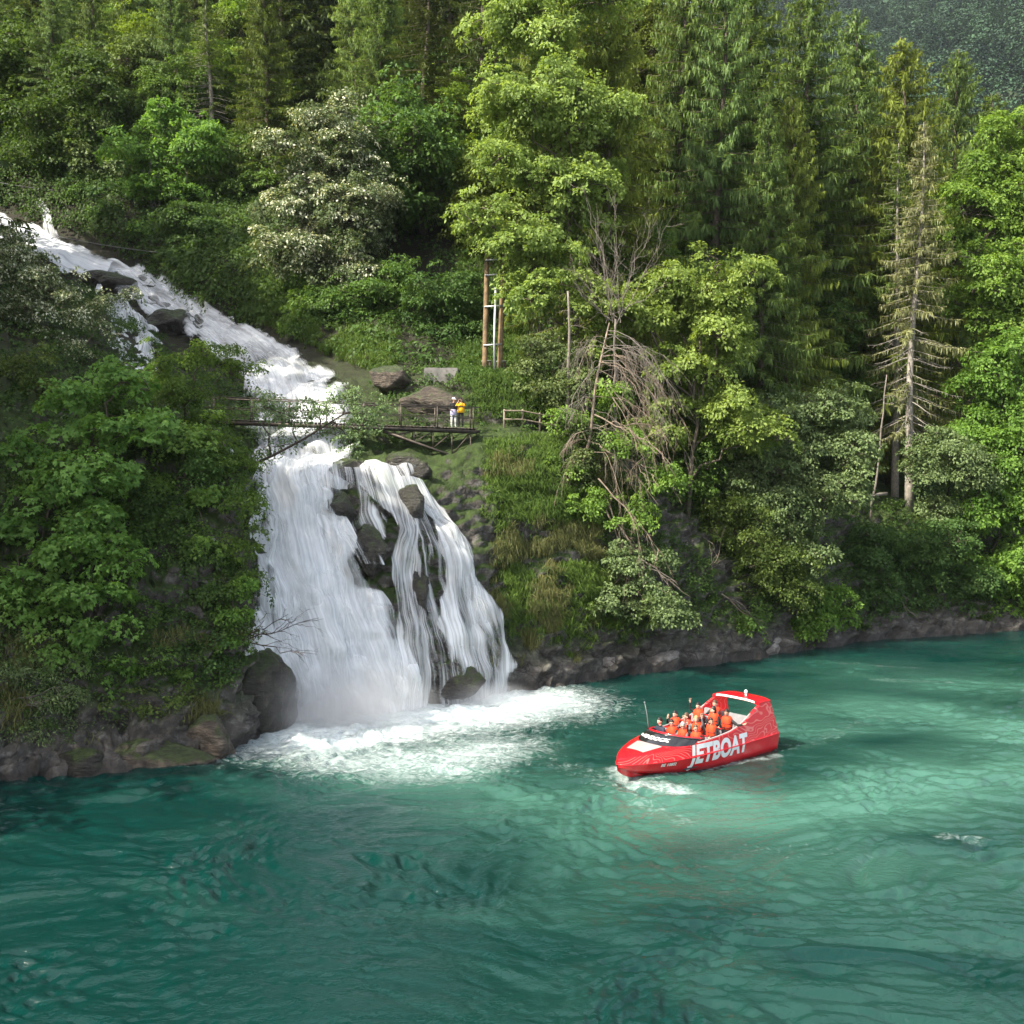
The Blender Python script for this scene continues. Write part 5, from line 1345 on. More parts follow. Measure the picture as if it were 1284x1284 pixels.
slant = lambda x, z: x - .30 * sstep(-2.6, -3.7, x) * (0.74 - z) * -0.0 + .0
aft = lambda x, z: x + .42 * sstep(-3.0, -3.7, x) * np.clip((z - .74) / 1.3, 0, 1)
def hull_pts(side):
    r = []
    for f in (0, .5, 1):            # keel to chine
        r.append(np.stack([S[:, 0], side * S[:, 5] * f, S[:, 7] + (S[:, 6] - S[:, 7]) * f], -1))
    for f in (.0, .33, .67, 1):     # chine to knuckle, slightly flared
        r.append(np.stack([S[:, 0], side * (S[:, 5] + (S[:, 3] - S[:, 5]) * f ** .8), S[:, 6] + (S[:, 4] - S[:, 6]) * f], -1))
    return np.stack(r, 1)
b = MB()
for sd in (-1, 1):
    b.grid(hull_pts(sd), flip=(sd > 0))
h = hull_pts(1)[0]; h2 = hull_pts(-1)[0]
b.grid(np.stack([h, h2], 0))                                   # transom
hull = b.build('hull', M_RED, boat)
b = MB()
for sd in (-1, 1):                                             # rub rail along the knuckle
    p = np.stack([S[:, 0], sd * (S[:, 3] + .005), S[:, 4]], -1); b.tube(p, .016, 6)
b.build('rub_rail', M_RED, hull)
def side_y(x, z):
    k = [np.interp(x, S[:, 0], S[:, i]) for i in range(8)]
    f = np.clip((z - k[4]) / np.maximum(k[2] - k[4], .05), 0, 1)
    up = k[3] - .03 + (k[1] - k[3] + .03) * f
    g = np.clip((z - k[6]) / np.maximum(k[4] - k[6], .05), 0, 1)
    lo = k[5] + (k[3] - k[5]) * g ** .8
    return np.where(z >= k[4], up, lo)
b = MB()
for sd in (-1, 1):
    F = np.linspace(0, 1, 8)
    outer = []; inner = []
    for f in F:
        z = S[:, 4] + (S[:, 2] - S[:, 4]) * f
        y = S[:, 3] - .03 + (S[:, 1] - S[:, 3] + .03) * f
        outer.append(np.stack([aft(S[:, 0], z), sd * y, z], -1))
        inner.append(np.stack([aft(S[:, 0], z), sd * np.maximum(y - .11, .0), z], -1))
    b.grid(np.stack(outer, 1), flip=(sd > 0)); b.grid(np.stack(inner, 1)[:60], flip=(sd < 0))
    b.grid(np.stack([outer[-1], inner[-1]], 1)[:60], flip=(sd > 0))
    b.grid(np.stack([np.stack(outer, 1)[0], np.stack(inner, 1)[0]], 1), flip=(sd > 0))
topside = b.build('topside', M_CONT, boat)
b = MB()                                                       # pale gunwale trim inside the cockpit edge
for sd in (-1, 1):
    m = (S[:, 0] > -1.9) & (S[:, 0] < 1.6)
    b.tube(np.stack([S[m, 0], sd * (S[m, 1] - .06), S[m, 2] + .02], -1), .035, 6)
b.build('gunwale_trim', M_DECKW, boat)
# foredeck
m = S[:, 0] >= 1.35
xd, yd, zd = S[m, 0], S[m, 1], S[m, 2]
U = np.linspace(-1, 1, 15)
G = np.stack([np.stack([xd, u * np.maximum(yd - .0, .01), zd + .10 * (1 - u * u) * np.minimum(1, yd)], -1) for u in U], 1)
b = MB(); b.grid(G, flip=True); b.build('foredeck', M_RED, boat)
mm = (xd > 2.9) & (xd < 3.85)
G2 = np.stack([np.stack([xd[mm], u * yd[mm] * .62, zd[mm] + .10 * (1 - (u * .62) ** 2) * np.minimum(1, yd[mm]) + .008], -1) for u in U], 1)
b = MB(); b.grid(G2, flip=True); b.build('deck_panel', M_DECKW, boat)
# wraparound windscreen
th = np.linspace(-1.35, 1.35, 40)
def scr(f, grow=0.0):
    x = 1.25 - .30 * f + (1.78 - .25 * f + grow) * np.cos(th) ** .8
    y = (1.27 - .05 * f + grow) * np.sin(th) / math.sin(1.35)
    z0 = np.interp(x, S[:, 0], S[:, 2]) + .10 * (1 - np.clip(np.abs(y) / 1.25, 0, 1) ** 2) * .9
    return np.stack([x, y, z0 * (1 - f) + (1.17 + .27 * np.cos(th * .9)) * f + .004], -1)
b = MB(); b.grid(np.stack([scr(f) for f in (0, .33, .67, 1)], 0)); wsn = b.build('windscreen', M_BLACK, boat)
b = MB(); b.tube(scr(1.0), .035, 8); b.build('frame', M_BLACK, wsn)
b = MB(); p = scr(1.0); p[:, 0] -= .16; p[:, 2] += .0; b.tube(p, .04, 8); b.build('dashboard_rail', M_RED, boat)
# cockpit floor, dash, seats
b = MB(); b.box((-3.2, -1.2, .18), (2.2, 1.2, .22)); b.build('floor', M_DARKIN, boat, smooth=False)
b = MB(); b.box((1.75, -1.12, .3), (2.05, 1.12, 1.0)); b.build('dashboard', M_DARKIN, boat, smooth=False)
ROWS = [(1.15, .74), (0.25, .88), (-0.65, 1.04), (-1.5, 1.20)]
for x, z in ROWS:
    for y0, y1 in ((-1.14, -.02), (.02, 1.14)):
        bm = bmesh.new()
        bmesh.ops.create_cube(bm, size=1, matrix=Matrix.Translation((x, (y0 + y1) / 2, z - .09)) @ Matrix.Diagonal((.5, y1 - y0, .18, 1)))
        bmesh.ops.create_cube(bm, size=1, matrix=Matrix.Translation((x - .29, (y0 + y1) / 2, z + .18)) @ Matrix.Rotation(-.15, 4, 'Y') @ Matrix.Diagonal((.10, y1 - y0, .60, 1)))
        bmesh.ops.create_cube(bm, size=1, matrix=Matrix.Translation((x, (y0 + y1) / 2, (z + .04) / 2)) @ Matrix.Diagonal((.4, (y1 - y0) * .85, z - .28, 1)))
        bmesh.ops.bevel(bm, geom=bm.edges[:], offset=.03, segments=2, affect='EDGES')
        me = bpy.data.meshes.new('seat'); bm.to_mesh(me); bm.free(); me.materials.append(M_SEAT); link('seat', me, boat)
    b = MB(); b.tube([(x + .52, -1.1, z + .36), (x + .55, -.5, z + .40), (x + .55, .5, z + .40), (x + .52, 1.1, z + .36)], .022, 6); b.build('grab_rail', M_RED, boat)
# engine deck and stern arch roof
b = MB(); b.box((-3.62, -1.24, .70), (-2.35, 1.24, 1.02)); b.build('engine_cover', M_RED, boat, smooth=False)
V1 = np.linspace(-1, 1, 13)
def roof(zo, x0, x1):
    return np.stack([np.stack([np.full(13, x), V1 * 1.20, 2.12 + .10 * (1 - V1 ** 4) + zo - .06 * abs(x + 2.85)], -1) for x in np.linspace(x0, x1, 6)], 0)
a, c = roof(.06, -2.45, -3.28), roof(-.06, -2.45, -3.28)
b = MB(); b.grid(a, flip=False); b.grid(c, flip=True)
for e in (0, -1): b.grid(np.stack([a[e], c[e]], 0), flip=(e == 0))
for e in (0, -1): b.grid(np.stack([a[:, e], c[:, e]], 0), flip=(e != 0))
arch = b.build('arch_roof', M_RED, boat)
b = MB(); b.grid(np.stack([roof(.045, -2.432, -3)[0], roof(-.035, -2.432, -3)[0]], 0)[:, 1:-1] + np.array([.004, 0, 0])); b.build('white_stripe', M_WHITE, arch)
b = MB(); b.tube([(-2.85, .25, 2.2), (-2.85, .25, 2.34)], [.05, .035], 8); b.ball((-2.85, .25, 2.42), (.075, .075, .09), 0, 10, 8); b.build('mast_light', M_WHITE, arch)
b = MB(); b.tube([(-2.95, .02, 2.2), (-2.95, .02, 2.30)], .03, 8); b.build('camera_stub', M_BLACK, arch)
b = MB(); b.tube([(1.65, -1.20, 1.1), (1.75, -1.23, 1.9), (1.85, -1.26, 2.35)], [.022, .016, .012], 6); b.ball((1.86, -1.26, 2.38), .035); b.build('antenna', M_SEAT, boat)


# ------------------------------------------------------------------ lettering
def text_mesh(body, size, shear=.0, extrude=.0, offset=.0, space=1.0):
    cu = bpy.data.curves.new('lettering', 'FONT'); cu.body = body; cu.size = size; cu.shear = shear; cu.offset = offset; cu.space_character = space
    cu.resolution_u = 6
    o = bpy.data.objects.new('lettering', cu); COL.objects.link(o)
    dg = bpy.context.evaluated_depsgraph_get()
    me = bpy.data.meshes.new_from_object(o.evaluated_get(dg))
    bpy.data.objects.remove(o); bpy.data.curves.remove(cu)
    bm = bmesh.new(); bm.from_mesh(me)
    bmesh.ops.triangulate(bm, faces=bm.faces[:])
    return me, bm
def lettering(body, size, x0, zfun, sy, mat, offset=.0, space=1.0, split=None, shear=0.0, name='lettering', stretch=1.0):
    me, bm = text_mesh(body, size, shear, 0, offset, space)
    if split:
        r = bmesh.ops.bisect_plane(bm, geom=bm.verts[:] + bm.edges[:] + bm.faces[:], plane_co=(0, split[0], 0), plane_no=(0, 1, 0))
        r = bmesh.ops.bisect_plane(bm, geom=bm.verts[:] + bm.edges[:] + bm.faces[:], plane_co=(0, split[1], 0), plane_no=(0, 1, 0))
        bmesh.ops.delete(bm, geom=[f for f in bm.faces if split[0] < f.calc_center_median().y < split[1]], context='FACES')
    for k in range(3):
        z = size * .18 * (k + 1); bmesh.ops.bisect_plane(bm, geom=bm.verts[:] + bm.edges[:] + bm.faces[:], plane_co=(0, z, 0), plane_no=(0, 1, 0))
    for v in bm.verts:
        u, w_ = v.co.x * stretch, v.co.y
        x = x0 - sy * u; z = zfun(x) + w_
        y = sy * (float(side_y(x, z)) + .014)
        v.co = (x, y, z)
    bm.to_mesh(me); bm.free(); me.materials.clear(); me.materials.append(mat)
    return link(name, me, topside)
zl = lambda x: float(.385 + .0 * x)
for sy in (1, -1):
    lettering('JETBOAT', 1.0, 1.95 if sy > 0 else -1.75, zl, sy, M_WHITE, offset=.048, space=1.06, split=(.27, .315), shear=.06, stretch=.80)
    lettering('BE 10802', .17, 3.3 if sy > 0 else 2.6, lambda x: .44, sy, M_WHITE, offset=.004)
me, bm = text_mesh('eo-HINDOCK.', .24, .25, 0, .008)
wmax = max(v.co.x for v in bm.verts)
for v in bm.verts:
    f = v.co.x / wmax; a = -.80 + 1.35 * f                       # across the front of the glass, from the far side
    h = (v.co.y + .09) / .36
    i = np.interp(a, th, np.arange(len(th)))
    p = np.array([np.interp(i, np.arange(len(th)), (scr(.25 + .6 * h, .012))[:, k]) for k in range(3)])
    v.co = tuple(p)
bm.to_mesh(me); bm.free(); me.materials.clear(); me.materials.append(M_WHITE); link('lettering', me, wsn)
# ------------------------------------------------------------------ people
def solid(name, col, rough=.75): return plain(name, col, rough, noise=.12, scale=14)
SKIN = solid('skin', (0.56, 0.36, 0.27), .55); SKIN2 = solid('tanned_skin', (0.42, 0.25, 0.17), .55)
EYE = solid('eyes_and_brows', (0.03, 0.02, 0.018)); LIP = solid('lips', (0.40, 0.14, 0.12))
CL = {'navy': solid('navy_cloth', (0.014, 0.018, 0.036)), 'black': solid('black_cloth', (0.010, 0.010, 0.011)), 'grey': solid('grey_cloth', (0.10, 0.10, 0.11)),
      'orange': solid('orange_life_vest', (0.66, 0.044, 0.006)), 'strap': solid('black_strap', (0.012, 0.012, 0.014)), 'white': solid('white_cloth', (0.75, 0.75, 0.74)),
      'yellow': solid('yellow_jacket', (0.78, 0.42, 0.01)), 'lav': solid('lavender_cloth', (0.42, 0.40, 0.58)), 'redstrap': solid('red_strap', (0.6, 0.02, 0.05)),
      'shoe': solid('dark_shoe', (0.02, 0.018, 0.016)), 'phone': solid('dark_phone', (0.015, 0.015, 0.02), .2)}
HAIR = {'black': solid('black_hair', (0.012, 0.009, 0.008), .5), 'brown': solid('brown_hair', (0.07, 0.038, 0.02), .5), 'fair': solid('fair_hair', (0.34, 0.22, 0.11), .5), 'grey': solid('grey_hair', (0.32, 0.31, 0.3), .5)}

def body_mesh(J, mats):
    """J: joints -> position; one continuous skinned figure with five-fingered hands; mats: skin, top, sleeves, legs, shoes"""
    V, E, R, T = [], [], [], []
    def add(p, r, tg, par=None):
        V.append(tuple(float(k) for k in p)); R.append(r); T.append(tg)
        if par is not None: E.append((par, len(V) - 1))
        return len(V) - 1
    J = {k: np.array(v, float) for k, v in J.items()}
    pel = add(J['pelvis'], .135, 'leg')
    sp = add(J['pelvis'] * .5 + J['chest'] * .5, .125, 'top', pel)
    ch = add(J['chest'], .145, 'top', sp)
    nb_ = add(J['chest'] * .25 + J['neck'] * .75, .075, 'top', ch); nk = add(J['neck'] * .95 + J['head'] * .05, .056, 'skin', nb_)
    hd_ = add(J['neck'] * .45 + J['head'] * .55, .062, 'skin', nk)
    for s in ('l', 'r'):
        sh = add(J['sh' + s], .066, 'sleeve', ch)
        el = add(J['el' + s], .048, 'sleeve', sh)
        wr0 = add(J['el' + s] * .15 + J['wr' + s] * .85, .036, 'sleeve', el)
        wr = add(J['wr' + s], .028, 'skin', wr0)
        d = norm(J['wr' + s] - J['el' + s]); side = norm(np.cross(d, np.array([.3, .5, .8]))); nn = np.cross(side, d)
        pm = add(J['wr' + s] + d * .05, .034, 'skin', wr)
        for k, (off, ln) in enumerate(((-.033, .065), (-.011, .078), (.011, .072), (.033, .056))):
            a = add(J['wr' + s] + d * .095 + side * off, .010, 'skin', pm)
            c = add(J['wr' + s] + d * (.095 + ln * .55) + side * off * 1.15 + nn * .012, .009, 'skin', a)
            add(J['wr' + s] + d * (.095 + ln * .9) + side * off * 1.2 + nn * .036, .008, 'skin', c)
        a = add(J['wr' + s] + d * .05 - side * .05 + nn * .01, .011, 'skin', pm); add(J['wr' + s] + d * .09 - side * .065 + nn * .03, .009, 'skin', a)
        hp = add(J['hip' + s], .098, 'leg', pel)
        kn = add(J['kn' + s], .066, 'leg', hp)
        an = add(J['an' + s], .045, 'leg', kn)
        to = add(J['an' + s] + J['toe'], .038, 'shoe', an)
    me = bpy.data.meshes.new('person'); me.from_pydata(V, E, [])
    o = bpy.data.objects.new('person', me); COL.objects.link(o)
    o.modifiers.new('skin', 'SKIN'); o.modifiers['skin'].use_smooth_shade = True
    sv = me.skin_vertices[0].data
    for i, r in enumerate(R): sv[i].radius = (r, r)
    sv[0].use_root = True
    sub = o.modifiers.new('sub', 'SUBSURF'); sub.levels = 1
    dg = bpy.context.evaluated_depsgraph_get()
    out = bpy.data.meshes.new_from_object(o.evaluated_get(dg))
    bpy.data.objects.remove(o); bpy.data.meshes.remove(me)
    co = np.zeros(len(out.vertices) * 3, dtype=np.float32); out.vertices.foreach_get('co', co); co = co.reshape(-1, 3)
    fc = [list(p.vertices) for p in out.polygons]
    cen = np.array([co[f].mean(0) for f in fc])
    # nearest bone decides the cloth
    tagix = {'skin': 0, 'top': 1, 'sleeve': 2, 'leg': 3, 'shoe': 4}
    best = np.full(len(cen), 1e9); mi = np.zeros(len(cen), int)
    Va = np.array(V)
    for a, c in E:
        d = Va[c] - Va[a]; t = np.clip(((cen - Va[a]) @ d) / max(d @ d, 1e-9), 0, 1)
        ds = np.linalg.norm(cen - Va[a] - t[:, None] * d, axis=1) - (R[a] * (1 - t) + R[c] * t)
        w_ = ds < best; best[w_] = ds[w_]; mi[w_] = tagix[T[c]]
    mb = MB()
    for k in set(len(f) for f in fc):
        idx = [i for i, f in enumerate(fc) if len(f) == k]
        used = sorted(set(v for i in idx for v in fc[i])); mp = {v: n for n, v in enumerate(used)}
        for m_ in set(mi[idx]):
            sel = [i for i in idx if mi[i] == m_]
            us = sorted(set(v for i in sel for v in fc[i])); mp = {v: n for n, v in enumerate(us)}
            mb.add(co[us], [[mp[v] for v in fc[i]] for i in sel], int(m_))
    bpy.data.meshes.remove(out)
    # head with nose, brow, ears, eyes and mouth
    H = J['head']; face = norm(J['face']); upv = norm(J['head'] - J['neck']); upv = norm(upv + np.array([0, 0, .6])); lf = norm(np.cross(upv, face)); face = np.cross(lf, upv)
    B = np.stack([face, lf, upv])
    def shape(v, d):
        x, y, z = d[..., 0], d[..., 1], d[..., 2]
        jaw = 1 - .22 * sstep(-.1, -1, z)
        nose = .022 * np.exp(-((y / .14) ** 2 + ((z + .12) / .22) ** 2)) * (x > 0)
        q = np.stack([(.098 * x + nose) * (1 + .05 * (z < -.4) * (x > 0)), .078 * y * jaw, .125 * z], -1)
        return q @ B
    mb.ball(H, 1, 0, 20, 14, shape)
    for sgn in (-1, 1):
        mb.ball(H + B[0] * .084 + B[1] * sgn * .032 + B[2] * .012, (.013, .013, .010), 5, 8, 6)
        mb.ball(H - B[0] * .005 + B[1] * sgn * .079 - B[2] * .01, (.018, .018, .028), 0, 8, 6)
        mb.bar(H + B[0] * .092 + B[1] * sgn * .018 + B[2] * .036, H + B[0] * .084 + B[1] * sgn * .048 + B[2] * .036, .008, .008, 5)
    mb.ball(H + B[0] * .086 - B[2] * .062, (.014, .022, .008), 6, 8, 6)
    return mb.mesh('person', [mats[0], mats[1], mats[2], mats[3], mats[4], EYE, LIP]), H, B

def hair_mesh(H, B, mat, long=0.0):
    b = MB()
    def f(v, d):
        x, y, z = d[..., 0], d[..., 1], d[..., 2]
        k = 1.13 + .04 * fbm(d * 4, 2, 3)
        fr = sstep(.1, .55, x) * sstep(.45, .1, z)             # leave the face free
        back = sstep(.2, -.3, x)
        lo = np.where(z < -.2, 1 + long * back * 1.4, 1)
        q = np.stack([.098 * x * k * (1 - .35 * fr) - .012, .080 * y * k * (1 - .1 * fr), .125 * z * k * lo * (1 - .0 * fr) + .012], -1)
        q[..., 2] = np.where((x > .05) & (z < .28), np.maximum(q[..., 2], .03), q[..., 2])
        q[..., 2] = np.where((x <= .05) & (long == 0), np.maximum(q[..., 2], -.07), q[..., 2])
        return q @ B
    b.ball(H, 1, 0, 20, 14, f)
    return b.mesh('hair', mat)

def vest(J, parent, col='orange'):
    """padded life vest round the chest, with collar and straps"""
    c, p, nk = (np.array(J[k], float) for k in ('chest', 'pelvis', 'neck'))
    up = norm(c - p); f = norm(np.cross(np.array(J['shl'], float) - np.array(J['shr'], float), up)); 
    if f @ np.array(J['face'], float) < -2: f = -f
    l = np.cross(up, f)
    n = 24; a = np.arange(n + 1) * 2 * math.pi / n
    rings = []
    for h, wl, wf in ((-.26, .175, .135), (-.25, .20, .165), (-.12, .205, .175), (.02, .205, .18), (.10, .20, .165), (.17, .175, .135), (.215, .12, .105), (.225, .085, .085), (.19, .07, .07)):
        sh = np.sign(np.cos(a)) * np.abs(np.cos(a)) ** .75 * wf; sw = np.sign(np.sin(a)) * np.abs(np.sin(a)) ** .75 * wl
        rings.append(c + up * h + f[None] * sh[:, None] + l[None] * sw[:, None])
    b = MB(); b.grid(np.stack(rings, 0), flip=False)
    b.grid(np.stack([rings[0], rings[0] * 0 + c - up * .24], 0), flip=True)
    o = b.build('life_vest', CL[col], parent)
    b = MB()
    for h in (-.17, -.03):
        b.tube(np.stack([c + up * h + f * math.copysign(abs(math.cos(t)) ** .75, math.cos(t)) * .178 + l * math.copysign(abs(math.sin(t)) ** .75, math.sin(t)) * .208 for t in a]), .014, 5, cap=False)
    b.bar(c + up * -.24 + f * .176, c + up * .1 + f * .176, .012, .02, 0, up=f)
    b.build('strap', CL['strap'], o)
    return o

def mirror_y(v): return np.array([v[0], -v[1], v[2]])
def seated(rel=(0, 0, 0), lean=.0, turn=.0, arms='lap', face=None):
    """sits facing +x on a seat whose top is at z = 0"""
    J = {'pelvis': (0, 0, .11), 'chest': (.02 + lean, 0, .42), 'neck': (.03 + lean * 1.4, 0, .60), 'head': (.06 + lean * 1.6, 0, .755), 'face': face or (math.cos(turn), math.sin(turn), -.05), 'toe': np.array([.15, 0, -.02])}
    for s, k in (('l', 1), ('r', -1)):
        J['hip' + s] = (.06, .10 * k, .08); J['kn' + s] = (.44, .12 * k, .10); J['an' + s] = (.42, .11 * k, -.30)
        J['sh' + s] = (.02 + lean * 1.1, .19 * k, .50)
        m = arms if isinstance(arms, str) else arms[0 if k > 0 else 1]
        if m == 'lap': e, w_ = (.10 + lean, .26 * k, .26), (.33 + lean, .15 * k, .24)
        elif m == 'rail': e, w_ = (.22 + lean, .27 * k, .32), (.46 + lean, .20 * k, .36)
        elif m == 'up': e, w_ = (.12 + lean, .33 * k, .62), (.16 + lean, .30 * k, .88)
        elif m == 'wave': e, w_ = (.08 + lean, .42 * k, .44), (.16 + lean, .50 * k, .68)
        elif m == 'phone': e, w_ = (.20 + lean, .26 * k, .40), (.33 + lean, .12 * k, .66)
        elif m == 'out': e, w_ = (-.02 + lean, .44 * k, .36), (-.02 + lean, .70 * k, .44)
        J['el' + s], J['wr' + s] = e, w_
    return J

def passenger(label, x, y, z, J, top='black', legs='black', skin=SKIN, hair='black', long=0.0, wear=True, shades=False, vestcol='orange', scale=1.12, phone=False, sleeves=None):
    me, H, B = body_mesh(J, [skin, CL[top], CL[sleeves or top], CL[legs], CL['shoe']])
    o = link('person', me)
    M = Matrix.Translation((BO[0], BO[1], 0)) @ Matrix.Rotation(YAW, 4, 'Z') @ Matrix.Translation((x, y, z))
    o.matrix_world = M
    o.location = M.translation; o.rotation_euler = (0, 0, YAW); o.scale = (scale,) * 3
    tag(o, label, 'person', 'people in the jet boat')
    link('hair', hair_mesh(H, B, HAIR[hair], long), o)
    if wear: vest(J, o, vestcol)
    if shades:
        b = MB()
        for s in (-1, 1): b.ball(H + B[0] * .094 + B[1] * s * .034 + B[2] * .014, (.016, .03, .022), 0, 10, 6)
        b.bar(H + B[0] * .1 - B[1] * .07 + B[2] * .02, H + B[0] * .1 + B[1] * .07 + B[2] * .02, .01, .012); b.build('sunglasses', CL['phone'], o)
    return o, M, J
CAMF = lambda t=.5: (.75, .66, .12)      # faces turned to the viewer's side
R0, R1, R2, R3 = ROWS
passenger('driver in a dark navy jacket, no life vest, seated furthest forward', R0[0] + .1, -.92, R0[1], seated(arms='rail', turn=-.15), 'navy', 'black', hair='black', wear=False)
passenger('passenger in front row beside the driver wearing dark sunglasses', R0[0], -.36, R0[1], seated(arms='rail', turn=.5), 'black', hair='black', shades=True, vestcol='orange')
passenger('fair-haired passenger with sunglasses in the middle of the front row', R0[0], .22, R0[1], seated(arms='rail', turn=.6), 'grey', hair='grey', shades=True)
passenger('front passenger nearest the viewer, dark hair and sunglasses, right above the lettering', R0[0] - .05, .84, R0[1], seated(arms=('lap', 'up'), turn=.7, face=(.7, .7, .1)), 'black', hair='brown', long=.4, shades=True)
passenger('second-row passenger behind the driver with one hand raised', R1[0] + .05, -.92, R1[1], seated(arms=('lap', 'phone'), turn=.2), 'black', hair='black')
passenger('second-row passenger with short brown hair looking sideways', R1[0], -.36, R1[1], seated(arms='rail', turn=-.4), 'grey', hair='brown')
passenger('second-row passenger leaning forward between two raised hands', R1[0], .24, R1[1], seated(arms=('up', 'wave'), turn=.5, lean=.05), 'grey', hair='fair', long=.5)
passenger('second-row passenger nearest the viewer waving one hand beside the face', R1[0] - .1, .84, R1[1], seated(arms=('lap', 'up'), turn=.8, face=(.6, .75, .1)), 'black', hair='black', long=.5, skin=SKIN2)
passenger('dark-haired passenger in the third row holding up a phone on the far side', R2[0] - .15, -.60, R2[1] + .08, seated(arms=('rail', 'up'), turn=.3), 'black', hair='black')
passenger('third-row passenger in a full orange vest with black hair, turned to a neighbour', R2[0] - .15, .20, R2[1] + .05, seated(arms='lap', turn=-.6), 'black', hair='black', long=.6)
passenger('third-row passenger nearest the viewer reaching one arm out over the side', R2[0] - .25, .80, R2[1] + .02, seated(arms=('out', 'lap'), turn=.3), 'black', hair='black', skin=SKIN2)
passenger('rearmost passenger seated right under the front edge of the stern arch', R3[0] + .1, -.2, R3[1], seated(arms='rail', turn=.3), 'black', hair='brown')

def standing(arm='down', face=(0, -1, 0), k=1.0):
    J = {'pelvis': (0, 0, .94), 'chest': (0, -.02, 1.26), 'neck': (0, -.02, 1.47), 'head': (0, -.05, 1.62), 'face': face, 'toe': np.array([0, -.14, -.04])}
    for s, q in (('l', 1), ('r', -1)):
        J['hip' + s] = (.095 * q, 0, .88); J['kn' + s] = (.11 * q, -.03, .48); J['an' + s] = (.12 * q, .02, .08)
        J['sh' + s] = (.19 * q, -.01, 1.38)
        if arm == 'down': J['el' + s], J['wr' + s] = (.26 * q, -.02, 1.10), (.20 * q, -.22, 1.00)
        else: J['el' + s], J['wr' + s] = (.27 * q, -.22, 1.20), (.10 * q, -.30, 1.48)
    return J
def cloth_shell(rings, mat, name, parent):
    n = 20; a = np.arange(n + 1) * 2 * math.pi / n
    b = MB(); b.grid(np.stack([np.stack([cx + wx * np.cos(a), cy_ + wy * np.sin(a), np.full(n + 1, z)], -1) for (cx, cy_, z, wx, wy) in rings], 0), flip=True)
    return b.build(name, mat, parent)
def on_bridge(label, px, J, mats, rot):
    x = (px - CX) / F_PX * 61.2
    s = (x - BA[0]) / BD[0]
    p = BA + BD * s + BS * .15
    me, H, B = body_mesh(J, mats)
    o = link('person', me); o.location = (p[0], p[1], p[2] + .015); o.rotation_euler = (0, 0, rot)
    tag(o, label, 'person', 'people on the footbridge')
    return o, H, B
o, H, B = on_bridge('person on the footbridge in a white cap with a lavender top tied at the waist', 568.5, standing('down', (.5, -1, -.1)), [SKIN2, CL['black'], CL['black'], CL['white'], CL['white']], .35)
link('hair', hair_mesh(H, B, HAIR['black'], .5), o)
b = MB()
b.ball(H + B[2] * .03, 1, 0, 18, 12, lambda v, d: np.stack([.115 * d[..., 0], .096 * d[..., 1], .115 * np.maximum(d[..., 2], .0)], -1) @ B)
b.ball(H + B[2] * .035 + B[0] * .12, 1, 0, 14, 8, lambda v, d: np.stack([.09 * d[..., 0], .075 * d[..., 1], .012 * d[..., 2]], -1) @ B); b.build('cap', CL['white'], o)
cloth_shell([(0, 0, 1.05, .16, .13), (0, 0, .95, .19, .16), (0, 0, .72, .20, .17), (0, 0, .70, .17, .15)], CL['lav'], 'tied_top', o)
o, H, B = on_bridge('person on the footbridge in a yellow jacket and black trousers, hands raised to the face', 577.5, standing('up', (-.3, -1, 0)), [SKIN2, CL['yellow'], CL['yellow'], CL['black'], CL['shoe']], -.1)
link('hair', hair_mesh(H, B, HAIR['black'], 0), o)
cloth_shell([(0, -.01, 1.44, .09, .085), (0, -.01, 1.42, .17, .12), (0, -.01, 1.34, .225, .16), (0, 0, 1.1, .22, .165), (0, 0, .88, .215, .17), (0, 0, .86, .16, .12)], CL['yellow'], 'jacket', o)
b = MB(); b.box((-.045, -.40, 1.50), (.045, -.385, 1.66)); b.build('phone', CL['phone'], o)
# ------------------------------------------------------------------ air and spray
t = NT('thin_blue_haze')
M_HAZE = t.vol(t.n('VolumePrincipled', {'Color': (0.78, 0.88, 1.0, 1), 'Density': HAZE, 'Anisotropy': 0.2}))
if HAZE > 0:
    b = MB(); b.box((-260, -60, -6), (1000, 1150, 760))
    tag(b.build('haze', M_HAZE, smooth=False), kind='stuff')
t = NT('spray')
oc = t.n('TexCoord').outputs['Object']
g = t.n('TexGradient', {'Vector': oc}, gradient_type='SPHERICAL')
nz = t.n('TexNoise', {'Vector': oc, 'Scale': 1.6, 'Detail': 3.0})
dn = t.math('MULTIPLY', t.math('MULTIPLY', t.math('POWER', g, 1.6), t.ramp(nz, [(.3, .25), (.7, 1.0)])), MIST)
M_MIST = t.vol(t.n('VolumePrincipled', {'Color': (0.97, 0.98, 1.0, 1), 'Density': dn, 'Anisotropy': 0.1}))
for px, py, rad, zc in ((430, 908, (5.2, 2.6, 2.7), .9), (610, 880, (3.0, 1.4, 1.0), .3)):
    p = on_water(px, py)
    b = MB(); b.ball((0, 0, 0), 1, 0, 24, 14); o = b.build('mist', M_MIST)
    o.location = (p[0], p[1] - .3, zc); o.scale = rad; tag(o, kind='stuff')

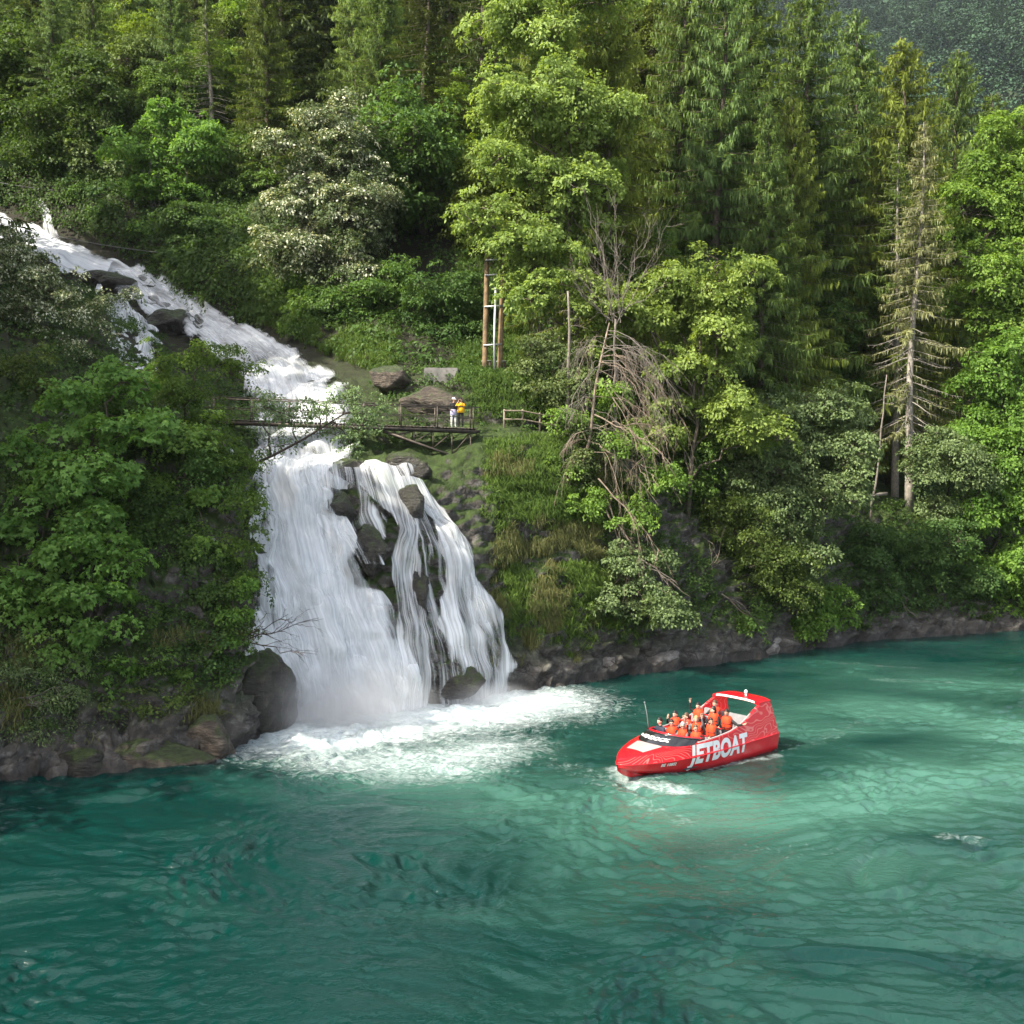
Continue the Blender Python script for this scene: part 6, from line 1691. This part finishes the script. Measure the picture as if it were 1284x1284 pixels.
# ------------------------------------------------------------------ camera, light, render settings
cam = bpy.data.cameras.new('camera'); camo = bpy.data.objects.new('camera', cam); COL.objects.link(camo)
cam.sensor_width = 36.0; cam.lens = 36.0 * F_PX / 1284.0
cam.clip_start = 0.1; cam.clip_end = 6000
camo.location = tuple(CAM); camo.rotation_euler = (math.pi / 2 - PITCH, 0, 0)
SC.camera = camo
SUN = norm(np.array([-0.60, -0.40, 0.69]))
elev = math.asin(SUN[2])
sl = bpy.data.lights.new('sun', 'SUN'); so = bpy.data.objects.new('sun', sl); COL.objects.link(so)
sl.energy = SUN_E; sl.angle = math.radians(0.5); sl.color = (1.0, 0.92, 0.78)
so.rotation_euler = Vector(-SUN).to_track_quat('-Z', 'Y').to_euler()
so.location = (-60, -20, 120)
w = bpy.data.worlds.new('World'); SC.world = w; w.use_nodes = True
nt = w.node_tree; bg = nt.nodes['Background']
sky = nt.nodes.new('ShaderNodeTexSky'); sky.sky_type = 'NISHITA'; sky.sun_disc = False
sky.sun_elevation = elev
sky.sun_rotation = math.atan2(SUN[0], SUN[1])
sky.air_density = 0.9; sky.dust_density = 5.0; sky.ozone_density = 1.0
tcw = nt.nodes.new('ShaderNodeTexCoord'); mpw = nt.nodes.new('ShaderNodeMapping'); mpw.inputs['Scale'].default_value = (1.0, 1.0, 2.2)
nt.links.new(tcw.outputs['Generated'], mpw.inputs['Vector'])
nzw = nt.nodes.new('ShaderNodeTexNoise'); nzw.inputs['Scale'].default_value = 2.6; nzw.inputs['Detail'].default_value = 7.0; nzw.inputs['Roughness'].default_value = 0.58
nt.links.new(mpw.outputs[0], nzw.inputs['Vector'])
rpw = nt.nodes.new('ShaderNodeValToRGB'); rpw.color_ramp.elements[0].position = 0.42; rpw.color_ramp.elements[1].position = 0.60
rpw.color_ramp.elements[1].color = (0.85, 0.85, 0.85, 1)
nt.links.new(nzw.outputs[0], rpw.inputs['Fac'])
mxw = nt.nodes.new('ShaderNodeMixRGB'); mxw.inputs['Color2'].default_value = (CLOUD, CLOUD * 1.01, CLOUD * 1.03, 1)      # broken white cloud
nt.links.new(rpw.outputs[0], mxw.inputs['Fac']); nt.links.new(sky.outputs[0], mxw.inputs['Color1'])
nt.links.new(mxw.outputs[0], bg.inputs['Color']); bg.inputs['Strength'].default_value = SKY_E
SC.view_settings.view_transform = 'Standard'; SC.view_settings.look = 'None'
SC.view_settings.gamma = 1.0; SC.view_settings.exposure = EXPO
SC.render.engine = 'CYCLES'
cy = SC.cycles
cy.use_denoising = True
cy.max_bounces = 7; cy.diffuse_bounces = 3; cy.glossy_bounces = 3; cy.transmission_bounces = 4
cy.transparent_max_bounces = 16; cy.volume_bounces = 1
cy.caustics_reflective = False; cy.caustics_refractive = False
cy.sample_clamp_indirect = 6.0
